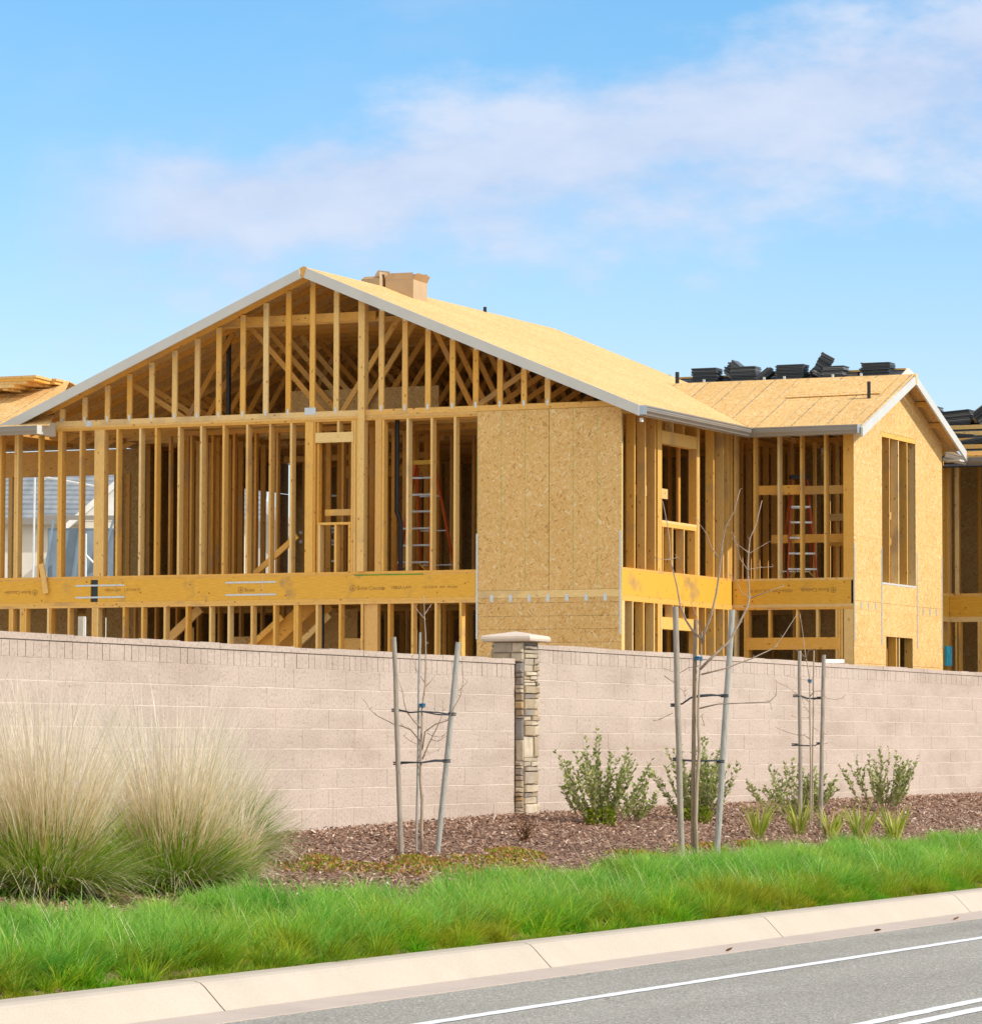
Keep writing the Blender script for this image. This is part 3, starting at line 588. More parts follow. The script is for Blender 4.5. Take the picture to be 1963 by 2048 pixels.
gw('rim_beam',[(g0+.003,4.02),(g1-.003,4.02),(g1-.003,4.33),(g0+.003,4.33)],'osb_side',.03)
bx('window_sill','primer',W-.14,W+.004,g0+.004,g1-.004,4.333,4.365)
bx('top_plate','ly',W-.14,W-.004,g0,g1,6.79,6.868)
for y in (6.07,6.53,7.0,7.45,7.88): stud(W-.15,W-.014,y,y+SW,4.366,6.789)
for y in (4.9,5.3,5.7,8.3,8.7,9.1): stud(W-.15,W-.014,y,y+SW,4.366,6.789)
for y in (6.27,6.86,7.02,7.70): bx('stud','lv',W-.15,W-.015,y,y+SW,F1,3.5)
for y,z0,z1 in ((4.72,3.35,4.95),(6.07,3.32,4.93),(7.92,3.32,4.945),(9.28,3.34,4.91)): MB().box(W+.0015,W+.0055,y,y+.04,z0,z1).build('metal_strap',M['galv'],H)
for y in (5.03,5.40,5.75,8.22,8.6,8.95): MB().box(W+.0015,W+.0055,y,y+.05,3.89,4.01).build('metal_clip',M['galv'],H)
# wing roof
XO=W+.28; xm=lambda z: -5.336+(9.25-z)/.4167
zE=WR(EVY)
slab([(xm(zE)+.02,EVY,zE),(XO,EVY,zE),(XO,YR,RZ),(xm(RZ),YR,RZ)],'roof','osb_roof2')
slab([(xm(zE)+.02,2*YR-EVY,zE),(xm(RZ),YR,RZ+.0005),(XO,YR,RZ+.0005),(XO,2*YR-EVY,zE)],'roof','osb_roof2')
for sg in (-1,1):
    ya=YR+sg*.02; ye=YR+sg*2.74
    MB().prism([(XO,ya,WR(ya)-.03),(XO,ye,WR(ye)+.003),(XO,ye,WR(ye)-.155),(XO,ya,WR(ya)-.17)],(.035,0,0)).build('barge_board',M['primer'],H)
MB().prism([(XO+.012,YR-.05,RZ-.03),(XO+.012,YR,RZ+.012),(XO+.012,YR+.05,RZ-.03),(XO+.012,YR+.02,RZ-.18),(XO+.012,YR-.02,RZ-.18)],(.03,0,0)).build('ridge_block',M['lv'],H)
for y in (YR+.9,YR+1.65): MB().beam((W,y,WR(y)-.07),(XO,y,WR(y)-.07),.04,.085).build('lookout',M['ly'],H)
MB().box(W+.001,XO-.001,2*YR-EVY-.25,2*YR-EVY+.02,6.60,6.63).build('soffit_board',M['primer'],H)
for x in (.45,1.06,1.67,2.02):
    b=MB(); b.box(x,x+SW,V1,V2,6.873,6.955)
    for sg in (-1,1):
        ye=YR+sg*2.68; b.prism([(x,YR,RZ-.018),(x,ye,WR(ye)-.018),(x,ye,WR(ye)-.10),(x,YR,RZ-.11)],(SW,0,0))
        b.beam((x+.02,YR+sg*.9,WR(YR+.9)-.1),(x+.02,YR+sg*.5,6.95),.036,.085)
    b.beam((x+.02,YR,RZ-.1),(x+.02,YR,6.95),.036,.085); b.build('truss',M['ly'],H)
for (x,y,z0,h,r_) in ((2.0,5.78,7.36,.32,.03),(-2.0,7.22,7.80,.32,.035),(-5.3,6.4,9.2,.12,.03)):
    MB().tube([(x,y,z0),(x,y,z0+h)],r_,10).build('vent_pipe',M['black'],H)
# interior floor, far walls, partitions
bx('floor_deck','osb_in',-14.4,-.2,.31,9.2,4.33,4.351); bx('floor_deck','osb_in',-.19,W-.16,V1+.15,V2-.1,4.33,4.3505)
bx('ground_slab','primer',-14.4,W-.1,.15,9.2,1.1,1.29) 
for y in [.4*k for k in range(2,23)]:
    pass
jo=MB()
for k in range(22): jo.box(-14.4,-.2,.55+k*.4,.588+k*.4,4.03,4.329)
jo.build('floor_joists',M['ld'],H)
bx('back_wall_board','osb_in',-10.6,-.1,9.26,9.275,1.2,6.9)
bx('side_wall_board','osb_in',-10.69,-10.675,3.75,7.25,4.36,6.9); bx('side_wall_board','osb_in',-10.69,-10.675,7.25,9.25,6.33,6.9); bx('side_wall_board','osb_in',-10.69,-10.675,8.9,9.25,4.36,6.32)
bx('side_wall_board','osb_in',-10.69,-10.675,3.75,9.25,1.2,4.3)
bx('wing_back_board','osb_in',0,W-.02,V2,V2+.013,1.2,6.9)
MB().prism([(-10.6,9.26,6.901),(-1.6,9.26,6.901),(-2.6,9.26,ROOF(-2.6)-.03),(-5.336,9.26,9.22),(-10.6,9.26,ROOF(-10.6)-.03)],(0,.015,0)).build('back_gable_board',M['osb_in'],H)
inn=MB(); plt=MB()
def part(x0,x1,y0,y1,z0=4.352,z1=6.87,sp=.406,skip=()):
    ln=math.hypot(x1-x0,y1-y0); n=int(ln/sp); ax=abs(x1-x0)>abs(y1-y0)
    for k in range(n+1):
        if k in skip: continue
        t=k*sp/ln; x=x0+(x1-x0)*t; y=y0+(y1-y0)*t
        if ax: inn.box(x,x+SW,y,y+.09,z0+.04,z1-.076)
        else: inn.box(x,x+.09,y,y+SW,z0+.04,z1-.076)
    if ax: plt.box(x0,x1,y0,y0+.09,z0,z0+.039); plt.box(x0,x1,y0,y0+.09,z1-.075,z1)
    else: plt.box(x0,x0+.09,y0,y1,z0,z0+.039); plt.box(x0,x0+.09,y0,y1,z1-.075,z1)
part(-8.9,-5.2,1.6,1.6,skip=(6,)); part(-4.6,-.3,2.1,2.1,skip=(2,3)); part(-8.3,-8.3,1.7,4.0); part(-8.9,-5.0,4.1,4.1,skip=(1,2)); part(-4.9,-.3,3.3,3.3); part(-4.75,-4.75,.4,3.2); part(-9.0,-9.0,2.3,4.0); part(-7.0,-7.0,4.3,8.9,skip=(7,8)); part(-2.3,-2.3,.4,3.2); part(-4.6,-.3,6.2,6.2); part(-8.6,-7.2,6.8,6.8); part(-.5,-.5,5.0,9.0)
part(-10.3,-.3,9.1,9.1); part(-10.62,-10.62,3.8,7.2); part(.2,2.0,6.9,6.9); part(.2,2.0,9.15,9.15); part(.75,.75,7.1,9.0); part(-6.2,-6.2,2.1,4.0)
for a in ((-9.9,-5.4,2.2,2.2),(-4.7,-.3,2.6,2.6),(-10.3,-.3,5.2,5.2),(-6.6,-6.6,5.3,9.0),(-2.6,-2.6,.4,2.5),(.2,2.0,7.0,7.0),(-10.3,-.3,9.1,9.1)): part(*a,z0=1.3,z1=4.03)
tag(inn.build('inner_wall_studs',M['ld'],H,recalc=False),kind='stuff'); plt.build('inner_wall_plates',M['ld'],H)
bx('inner_header','lx',-8.0,-5.2,4.02,4.06,6.50,6.60); bx('inner_header','lx',-6.9,-5.2,4.05,4.1,6.2,6.4)
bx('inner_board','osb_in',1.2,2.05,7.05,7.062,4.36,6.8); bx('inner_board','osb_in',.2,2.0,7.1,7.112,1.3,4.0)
for z in (5.0,5.8): bx('blocking','lx',.45,1.95,V1+.6,V1+.64,z,z+.14)
bx('blocking','lx',.40,1.17,V1+.145,V1+.18,5.78,5.93); bx('blocking','ly',-.5,-.46,1.7,3.0,5.62,5.78)
for z in (5.02,5.45): bx('blocking','lx',.9,2.0,6.86,6.895,z,z+.12)
MB().beam((-6.55,.30,4.40),(-5.78,.30,5.0),.04,.09).build('diagonal_brace',M['lx'],H)
MB().tube([(-4.0,.30,6.86),(-4.0,.30,5.35),(-3.93,.30,5.18),(-3.93,.30,4.36)],.038,10).build('drain_pipe',M['black'],H)
MB().tube([(-5.28,.22,3.96),(-5.28,.22,1.3)],.035,10).build('drain_pipe',M['black'],H)
# stair on the lower floor
stg=MB()
for yy in (.45,.95): stg.beam((-7.0,yy,2.75),(-5.55,yy,3.95),.04,.26)
stg.build('stair_stringer',M['lx'],H); bx('stair_panel','osb_in',-6.6,-5.3,1.5,1.515,1.4,3.85)
MB().beam((-6.95,.32,2.98),(-6.05,.32,3.70),.045,.09).build('stair_rail',M['lx'],H); MB().beam((-6.0,.32,3.05),(-5.2,.32,3.72),.045,.09).build('stair_rail',M['lx'],H)
MB().beam((-8.5,.4,3.1),(-7.6,.4,3.86),.05,.14).build('diagonal_brace',M['lx'],H)
bx('landing_post','lv',-7.95,-7.83,.5,.6,1.3,3.55)
bx('landing_box','osb_in',-7.2,-6.75,.75,1.2,2.9,3.4)
bx('bench_board','lx',-5.1,-4.5,.6,.64,3.15,3.35)
# beam stamps
def text(s,size,name='stamp',m='ink',parent=None,loc=(0,0,0),rot=(0,0,0),ext=.0006,flip=False):
    cu=bpy.data.curves.new('t','FONT'); cu.body=s; cu.size=size; cu.extrude=ext; o=bpy.data.objects.new('t',cu); col.objects.link(o)
    dg=bpy.context.evaluated_depsgraph_get(); me=bpy.data.meshes.new_from_object(o.evaluated_get(dg)); bpy.data.objects.remove(o)
    me.materials.clear(); me.materials.append(M[m]); q=link(name,me,parent); q.location=loc; q.rotation_euler=rot; return q
def logo(x,z,parent,y=-.0022,r=.05,axis='y'):
    b=MB(); n=20
    for k in range(n):
        a0=2*math.pi*k/n;a1=2*math.pi*(k+1)/n
        b.add([(x+r*math.cos(a0),y,z+r*math.sin(a0)),(x+r*math.cos(a1),y,z+r*math.sin(a1)),(x+.8*r*math.cos(a1),y,z+.8*r*math.sin(a1)),(x+.8*r*math.cos(a0),y,z+.8*r*math.sin(a0))],[(0,1,2,3)])
    b.add([(x-.5*r,y,z-.35*r),(x+.5*r,y,z-.35*r),(x,y,z+.6*r)],[(0,1,2)]); b.add([(x-.08*r,y,z-.6*r),(x+.08*r,y,z-.6*r),(x+.08*r,y,z-.3*r),(x-.08*r,y,z-.3*r)],[(0,1,2,3)])
    return b.build('stamp_emblem',M['ink'],parent)
logo(-4.62,4.13,H); text('Boise Cascade',.085,parent=H,loc=(-4.55,-.002,4.10),rot=(R(90),0,0)); text('VERSA-LAM',.07,parent=H,loc=(-3.95,-.002,4.105),rot=(R(90),0,0)); text('2.1E 3100 SP   APA   PR-L266',.05,parent=H,loc=(-3.4,-.002,4.11),rot=(R(90),0,0))
logo(-6.64,4.13,H); text('Boise',.085,parent=H,loc=(-6.57,-.002,4.10),rot=(R(90),0,0))
logo(-10.50,4.14,H); text('Boise Cascade',.085,parent=H,loc=(-10.57,-.002,4.17),rot=(R(90),R(180),0)); text('VERSA-LAM   2.1E 3100 SP',.06,parent=H,loc=(-9.17,-.002,4.14),rot=(R(90),0,0))
logo(1.75,4.19,H,y=V1-.0022); text('Boise Cascade',.085,parent=H,loc=(1.68,V1-.002,4.22),rot=(R(90),R(180),0)); text('VERSA-LAM  2.1E 3100 SP',.07,parent=H,loc=(1.05,V1-.002,4.21),rot=(R(90),R(180),0))
# ---- left wing roof of the house
LZ=lambda y: 6.868+.4167*(y+.45)
slab([(-15.5,-.45,LZ(-.45)),(-9.98,-.45,LZ(-.45)),(-11.0,1.85,LZ(1.85)),(-15.5,1.85,LZ(1.85))],'roof','osb_roof2'); slab([(-15.5,1.85,LZ(1.85)+.0005),(-11.0,1.85,LZ(1.85)+.0005),(-9.98,4.15,LZ(-.45)),(-15.5,4.15,LZ(-.45))],'roof','osb_roof2')
gutter((-15.5,-.46,6.715),(-10.13,-.46,6.715),(0,-1,0)); MB().box(-10.129,-10.12,-.60,-.455,6.715,6.86).build('gutter_end_cap',M['primer'],H)
MB().prism([(-10.21,-.46,6.72),(-10.21,-.46,6.865),(-10.21,-.16,6.93),(-10.21,-.02,6.93),(-10.21,-.02,6.71)],(.09,0,0)).build('eave_return',M['primer'],H)
for k in range(8):
    y=-.1+k*.6
for a_,b_ in ((-15,-11.92),(-11.74,-11.36),(-11.33,-10.6)): bx('back_wall_board','osb_in',a_,b_,3.72,3.74,1.2,4.3)
bx('back_wall_board','osb_in',-11.20,-10.62,3.72,3.74,4.352,6.80)
bx('back_header','lx',-15,-11.1,3.7,3.84,6.36,6.80); bx('eave_board','primer',-15,-11.0,4.13,4.17,6.45,6.80)
for x in (-15,-14.2,-13.35): bx('stud','lv',x,x+.08,3.7,3.84,4.35,6.36)
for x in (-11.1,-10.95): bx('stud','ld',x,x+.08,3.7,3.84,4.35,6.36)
lt=MB()
for k in range(9):
    x=-15+k*.55; lt.box(x,x+SW,-.3,4.0,6.873,6.955)
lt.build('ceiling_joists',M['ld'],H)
# ------------------------------------------------------------------ things on and in the house
def loc(x,y,z): return L(x,y,z)
def child(o,par): o.parent=par; return o
# lumber stack on left roof
ls=empty('lumber_stack',loc(-13.3,1.35,7.585),-A,'flat stack of strand board and boards on the roof at the far left','lumber stack')
for k,(x0,x1,z,h) in enumerate(((-1.6,1.85,.06,.05),(-1.7,2.1,.112,.045),(-1.8,2.25,.16,.05),(-1.5,2.28,.213,.04))):
    b=MB(); w=(x1-x0)
    n=5
    for j in range(n): b.box(x0+.01*j,x1-.04*(j%3),-.55+j*.22,-.55+j*.22+.205,z,z+h)
    b.build('board',M['osb_roof' if k%2 else 'lx'],ls)
for x in (-1.2,.2,1.6): MB().box(x,x+.09,-.5,.5,.02,.058).build('bearer',M['lx'],ls)
# loose sheet on wing roof
sl=math.atan(.405)
o=MB().box(-.85,.80,-.46,.46,0,.014).build('loose_roof_sheet',M['osb_roof']); o.location=loc(1.33,6.36,WR(6.36)+.010); o.rotation_euler=(Matrix.Rotation(-A,3,'Z')@Matrix.Rotation(sl,3,'X')@Matrix.Rotation(R(1.5),3,'Z')).to_euler()
tag(o,'loose strand board sheet lying flat on the wing roof beside the vent pipe','board')
# cardboard boxes
def carton(x,y,w,d,h,rz,label,flaps):
    c=empty('cardboard_box',loc(x,y,ROOF(x)-.02),-A+R(rz),label,'cardboard box','open cardboard boxes on the main roof ridge')
    b=MB(); t=.008
    zl=-d*.0
    for a in ((-w/2,w/2,-d/2,-d/2+t),(-w/2,w/2,d/2-t,d/2),(-w/2,-w/2+t,-d/2+t,d/2-t),(w/2-t,w/2,-d/2+t,d/2-t)): b.box(*a,-.35,h)
    b.box(-w/2+t,w/2-t,-d/2+t,d/2-t,-.1,-.09); b.build('carton_body',M['card'],c)
    for (edge,ang,ln,m) in flaps:
        f=MB(); ca,sa=math.cos(R(ang))*ln,math.sin(R(ang))*ln
        if edge=='f': f.prism([(-w/2,-d/2,h),(w/2,-d/2,h),(w/2-.03,-d/2-ca,h+sa),(-w/2+.02,-d/2-ca*.9,h+sa)],(0,0,.006))
        if edge=='b': f.prism([(-w/2,d/2,h),(w/2,d/2,h),(w/2-.02,d/2+ca,h+sa),(-w/2+.1,d/2+ca,h+sa*1.2)],(0,0,.006))
        if edge=='r': f.prism([(w/2,-d/2,h),(w/2,d/2,h),(w/2+ca,d/2-.02,h+sa),(w/2+ca,-d/2+.03,h+sa)],(0,0,.006))
        if edge=='l': f.prism([(-w/2,-d/2,h),(-w/2,d/2,h),(-w/2-ca,d/2,h+sa),(-w/2-ca,-d/2,h+sa)],(0,0,.006))
        f.build('box_flap',M[m],c)
    return c
carton(-5.05,2.75,.50,.62,.23,4,'larger torn open cardboard box on the roof ridge, flaps curled, nearer the vent',[('f',115,.13,'cardin'),('b',70,.16,'cardin'),('r',60,.12,'cardin'),('l',80,.14,'cardin')])
carton(-5.50,2.50,.34,.36,.20,0,'smaller open cardboard box with a pointed raised flap, left of the larger box',[('b',72,.17,'card'),('f',150,.1,'cardin'),('r',100,.12,'card')])
# ladders
def ladder(x,y,rz,h,w,sp,label,topm,z=4.352):
    l=empty('step_ladder',loc(x,y,z),-A+R(rz),label,'ladder','step ladders standing on the upper floor')
    wt=w*.5; nst=6
    for sg in (-1,1):
        MB().beam((sg*w/2,0,0),(sg*wt/2,sp*.42,h),.03,.085,(0,1,0)).build('front_rail',M['orange'],l)
        MB().beam((sg*(w/2+.02),sp,0),(sg*(wt/2+.01),sp*.5,h-.05),.028,.05,(0,1,0)).build('rear_rail',M['orange'],l)
    for k in range(nst):
        t=(k+.75)/(nst+.6); ww=w+(wt-w)*t; yy=sp*.42*t
        MB().box(-ww/2,ww/2,yy-.05,yy+.04,h*t,h*t+.03).build('step',M['alu'],l)
        if k%2==0: MB().box(-ww/2,ww/2,sp+(sp*.5-sp)*t-.012,sp+(sp*.5-sp)*t+.012,h*t,h*t+.02).build('rear_bar',M['alu'],l)
    for sg in (-1,1): MB().beam((sg*w/2,.0,.02),(sg*w*.18,.03,h*.11),.02,.05,(0,1,0)).build('foot_brace',M['yplast'],l)
    MB().box(-wt/2-.03,wt/2+.03,sp*.42-.06,sp*.5+.06,h,h+.07).build('top_cap',M[topm],l)
ladder(-4.05,1.0,0,1.82,.60,.95,'orange step ladder with a yellow top behind the studs left of the strand board','yplast')
ladder(1.02,5.25,28,1.72,.50,.80,'orange step ladder with a black top inside the wing to the right','black')
# other loose things inside
b=MB().box(0,.47,0,.02,0,.24); b.box(-.16,.0,0,.015,.16,.21);b.box(-.16,0,0,.015,.0,.05);b.box(.47,.70,0,.015,.16,.21);b.box(.47,.70,0,.015,0,.05)
o=b.build('grey_panel_box',M['galv']); o.location=loc(-8.0,4.9,5.15); o.rotation_euler=(0,0,-A); tag(o,'pale grey electrical panel on rails seen deep between the front studs','panel box')
bl=empty('blue_ladder',loc(-8.0,5.3,4.352),-A,'dark blue ladder with pale rungs leaning deep inside behind the grey panel','ladder')
for sg in (0,.36): MB().beam((sg,0,0),(sg+.02,.35,1.9),.03,.06,(0,1,0)).build('ladder_rail',M['bluecloth'],bl)
for k in range(6): MB().box(0,.38,.05+k*.055,.08+k*.055,.2+k*.29,.23+k*.29).build('rung',M['alu'],bl)
o=MB().box(-.045,.045,-.019,.019,0,.50).build('wood_offcut',M['lv']); o.location=loc(-10.26,-.04,4.12); o.rotation_euler=(Matrix.Rotation(-A,3,'Z')@Matrix.Rotation(R(-11),3,'Y')).to_euler(); tag(o,'short loose board hanging askew over the rim beam at the left','board')
# blue tarp heap
th=MB(); n=14; prof_=[]
for i in range(n):
    for j in range(n):
        u=i/(n-1)-.5; v=j/(n-1)-.5; r=math.hypot(u*2,v*2); prof_.append((u*.8,v*.6,max(0,(1-r*r*.8))*.62+random.uniform(-.02,.02)))
th.add(prof_,[(i*n+j,(i+1)*n+j,(i+1)*n+j+1,i*n+j+1) for i in range(n-1) for j in range(n-1)])
o=th.build('blue_tarp_heap',M['bluecloth'],smooth=True); o.location=loc(-7.7,.75,2.60); o.rotation_euler=(0,0,-A); tag(o,'dark blue tarp heaped on a bench on the lower floor behind the studs','tarp')
o=MB().box(-.4,.4,-.3,.3,0,1.3).build('work_bench',M['osb_in']); o.location=loc(-7.7,.75,1.30); o.rotation_euler=(0,0,-A); tag(o,'strand board crate carrying the blue tarp heap','crate')
# ------------------------------------------------------------------ second framed house behind
H2=empty('timber_framed_house',CX0,-A,'second unfinished timber framed house behind the wing with battens and stacked tiles on its roof','house')
BR=8.60; BY=13.0; BZ=lambda y: BR-.4167*abs(y-BY)
def h2(name,m,*b): return MB().box(*b).build(name,M[m],H2)
slab([(-9.5,9.8,BZ(9.8)),(.25,9.8,BZ(9.8)),(.25,BY,BR),(-9.5,BY,BR)],'roof','tile',.02,H2); slab([(-9.5,BY,BR+.0005),(.25,BY,BR+.0005),(.25,17,BZ(17)),(-9.5,17,BZ(17))],'roof','tile',.02,H2)
b=MB()
for k in range(9):
    y=BY-.03-k*.36; b.box(-9.5,.24,y-.045,y,BZ(y)+.002,BZ(y)+.035)
b.build('roof_battens',M['lx'],H2)
MB().prism([(.25,9.8,BZ(9.8)),(.25,BY,BR+.03),(.25,BY+.3,BR-.05),(.25,BY,BR-.16),(.25,9.8,BZ(9.8)-.16)],(.03,0,0)).build('barge_board',M['stucco'],H2)
for x in (-4.2,-3.5,-2.3,-1.9,-.95,-.4): h2('batten_end','poles',x,x+.035,12.2,12.25,BZ(12.2),BZ(12.2)+.22)
# walls and skirt roof
h2('wall_board','osb_in',-9.4,1.2,9.9,9.92,1.1,6.9)
for y in (9.95,10.35,10.75,11.05,11.2,11.4,11.62): h2('stud','lv',1.31,1.45,y,y+SW,ST,TP)
for y in (9.95,10.5,11.0,11.35,11.65): h2('stud','lv',1.31,1.45,y,y+SW,F1,3.875)
h2('rim_beam','lvl',1.36,1.449,9.9,11.72,3.968,4.33); h2('sole_plate','ly',1.31,1.452,9.9,11.72,4.331,ST-.001); h2('top_plate','ly',1.31,1.45,9.9,11.72,TP,6.87); h2('top_plate','ly',1.31,1.451,9.9,11.72,3.876,3.967)
YF=11.72
for x in (1.42,1.56,2.12,2.26,2.9,3.3,3.75): h2('stud','lv',x,x+SW,YF,YF+.14,ST,TP); 
for x in (1.42,1.56,1.62,1.98,2.02,3.4): h2('stud','lv',x,x+SW,YF,YF+.14,F1,3.875)
h2('header','lx',2.06,3.4,YF-.004,YF+.1,3.25,3.45)
h2('rim_beam','lvl',1.453,6,YF,YF+.09,3.968,4.33); h2('sole_plate','lx',1.453,6,YF,YF+.14,4.331,ST-.001); h2('top_plate','lx',1.453,6,YF,YF+.14,TP,6.87); h2('top_plate','lx',1.453,6,YF,YF+.14,3.876,3.967)
part2=MB()
for k in range(12): part2.box(1.0+k*.4,1.04+k*.4,13.6,13.7,1.3,6.8)
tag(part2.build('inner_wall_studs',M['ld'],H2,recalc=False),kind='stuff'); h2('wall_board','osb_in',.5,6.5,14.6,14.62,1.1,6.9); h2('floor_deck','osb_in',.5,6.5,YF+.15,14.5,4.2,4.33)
text('Boise Cascade',.085,parent=H2,loc=(2.35,YF-.002,4.12),rot=(R(90),0,0))
W2=lambda y: 7.80-.4167*abs(y-14.1)
slab([(.27,11.35,W2(11.35)),(6.5,11.35,W2(11.35)),(6.5,14.1,7.8),(.27,14.1,7.8)],'roof','tile',.02,H2); slab([(.27,14.1,7.8005),(6.5,14.1,7.8005),(6.5,16.8,W2(16.8)),(.27,16.8,W2(16.8))],'roof','tile',.02,H2)
b=MB()
for k in range(8):
    y=14.05-k*.36; b.box(.28,6.5,y-.05,y,W2(y)+.002,W2(y)+.08)
b.build('roof_battens',M['lx'],H2)
slab([(.3,9.85,7.29),(1.87,9.85,6.83),(1.87,11.36,6.83),(.3,11.36,7.29)],'skirt_roof','osb_roof',.016,H2)
gutter((1.87,9.85,6.66),(1.87,11.3,6.66),(1,0,0),db=-1,parent=H2); gutter((1.87,11.3,6.66),(6.5,11.3,6.66),(0,-1,0),da=1,parent=H2)
b=MB(); n=9; vv=[]
for i in range(n):
    for j in range(n): vv.append((.9+i*.13,9.9+j*.17,7.10-.28*(i*.13)+random.uniform(0,.12)))
b.add(vv,[(i*n+j,(i+1)*n+j,(i+1)*n+j+1,i*n+j+1) for i in range(n-1) for j in range(n-1)]); o=b.build('crumpled_plastic_sheet',M['foil']); o.location=CX0; o.rotation_euler=(0,0,-A); tag(o,'crumpled clear plastic sheet above the far gutter at the right edge','plastic sheet')
o=MB().box(-.1,.1,-.03,.03,0,.36).build('blue_utility_bag',M['blueplast'],bevel=.012); o.location=loc(1.50,11.50,3.08); o.rotation_euler=(0,0,-A+R(80)); tag(o,'small bright blue plastic bag hanging on the far house studs at the right','bag')
# tile stacks
def stack(x,w,h,lean,label,roof=BZ,y=12.75,d=.33,yaw=0,th=.028):
    n=max(3,int(h/th)); b=MB()
    for k in range(n):
        ox=random.uniform(-.022,.022); oy=random.uniform(-.02,.02); z=k*th; w_=w*random.uniform(.97,1.02)
        b.box(-w_/2+ox,w_/2+ox,-d/2+oy,d/2+oy,z,z+th*.72)
        if k%2: b.box(-w_/2+ox-.012,-w_/2+ox+.03,-d/2+oy,d/2+oy,z+th*.72,z+th*.95)
    o=b.build('roof_tile_stack',M['tile'],recalc=False); o.location=loc(x,y,roof(y-d/2)+.03+(abs(math.sin(R(lean)))*w/2)); o.rotation_euler=(Matrix.Rotation(-A+R(yaw),3,'Z')@Matrix.Rotation(R(lean),3,'Y')).to_euler()
    return tag(o,label,'roof tiles','stacks of roof tiles on the far roofs')
stack(-4.70,.34,.16,0,'low flat tile stack, leftmost on the far ridge beside the vent pipe',y=13.0)
stack(-3.60,.50,.32,0,'broad dark tile stack, first tall one right of the vent pipe',y=12.7)
stack(-3.16,.28,.33,38,'tilted dark tile bundle between the first two broad stacks',y=12.8)
stack(-2.82,.50,.32,0,'second broad dark tile stack from the vent pipe',y=12.7)
stack(-2.36,.34,.14,-38,'few grey tiles leaning against the middle broad stack',y=12.6,yaw=10)
stack(-1.90,.54,.32,0,'middle broad dark tile stack below the leaning grey tiles',y=12.7)
stack(-1.42,.26,.46,28,'tall bundle of grey tiles tipped over at an angle, highest on the ridge',y=12.7,yaw=25)
stack(-1.05,.40,.26,0,'narrow dark tile stack just right of the tipped grey bundle',y=12.7)
stack(-.72,.22,.06,0,'very low pile of tiles between the last two stacks on the ridge',y=12.8)
stack(-.22,.56,.30,0,'rightmost broad tile stack near the end of the far ridge',y=12.7)
stack(.42,.14,.2,6,'small dark tile pile peeping over the white barge board at right',W2,y=14.2)
stack(1.05,.55,.30,-4,'large dark tile stack on battens near the right picture edge',W2,y=13.65,d=.4)
stack(1.72,.40,.34,-35,'tiles leaning over at the right picture edge',W2,y=13.5)
stack(1.75,.55,.12,-8,'low spread of dark tiles above the plastic sheet at the right edge',W2,y=12.5)
stack(1.35,.5,.10,5,'flat dark tile pile half way down the right far roof',W2,y=12.9)
# ------------------------------------------------------------------ tiled house seen through the framing
T=empty('tiled_house',(-11.5,100,1.1),0,'finished pale house with grey tiled roof seen through the left studs','house')
rf=MB(); n=12
for k in range(n):
    y=0+k*.30; z=6.42+k*.145; rf.add([(-9,y,z),(5.5,y,z),(5.5,y+.32,z+.10),(-9,y+.32,z+.10),(-9,y,z+.05),(5.5,y,z+.05),(5.5,y+.32,z+.15),(-9,y+.32,z+.15)],[(0,3,2,1),(4,5,6,7),(0,1,5,4),(1,2,6,5),(2,3,7,6),(3,0,4,7)])
rf.build('roof',M['laid'],T)
MB().box(-9,5,.25,.5,0,6.4).build('wall',M['stucco'],T); MB().box(-9,.7,-.12,.0,6.28,6.45).build('gutter',M['gutter'],T)
MB().prism([(.82,-1.6,6.3),(3.9,-1.6,6.3),(2.36,-1.6,7.66)],(0,1.9,0)).build('gable_wall',M['white'],T); MB().box(.95,3.8,-1.58,.2,0,6.299).build('wall',M['stucco'],T)
for sg in (-1,1): MB().prism([(2.36,-1.85,7.86),(2.36+sg*1.85,-1.85,6.22),(2.36+sg*1.85,-1.85,6.04),(2.36,-1.85,7.66)],(0,.22,0)).build('barge_board',M['white'],T)
sh=empty('sheeted_scaffold',(-10.9,92,1.1),0,'scaffold with grey blue sheeting and pale poles seen through the left studs','scaffold')
MB().box(.15,1.75,.1,.14,4.4,5.75).build('sheeting',M['greywrap'],sh); MB().box(.1,1.1,.05,.09,3.75,4.35).build('sheeting',M['greywrap'],sh)
MB().box(.05,.9,.04,.08,2.85,3.7).build('pale_sheet',M['stucco'],sh)
for a_,b_ in (((-.05,0,3.6),(.30,0,5.95)),((.72,0,3.9),(1.02,0,5.95)),((1.45,0,4.9),(1.75,0,5.95))): MB().beam(a_,b_,.05,.09,(0,1,0)).build('slanted_frame',M['greywrap'],sh)
MB().beam((-.1,0,6.0),(1.9,0,6.0),.06,.11).build('ledger',M['gutter'],sh)
for pts in (((-.18,-.3,0),(-.13,-.3,6.95)),((1.12,-.3,0),(1.12,-.3,5.6)),((-.6,-.3,4.45),(.02,-.3,4.35)),((-.6,-.3,3.75),(.02,-.3,3.68)),((-.15,-.3,3.7),(.05,-.3,4.4)),((.55,-.3,3.5),(2.1,-.3,4.5)),((1.0,-.3,5.2),(2.0,-.3,4.2)),((-.1,-.3,7.0),(1.6,-.3,6.7)),((.1,-.3,6.9),(.1,-.3,7.25))):
    MB().tube(pts,.026,6).build('scaffold_pole',M['poles'],sh)
G2=empty('white_gabled_house',(-7.0,104,1.1),0,'white gabled house glimpsed through a gap in the middle of the framing','house')
MB().prism([(-1.6,0,6.6),(1.6,0,6.6),(0.2-.9,0,8.0)],(0,5,0)).build('gable_wall',M['white'],G2); MB().box(-1.5,1.5,.05,5,0,6.599).build('wall',M['stucco'],G2)
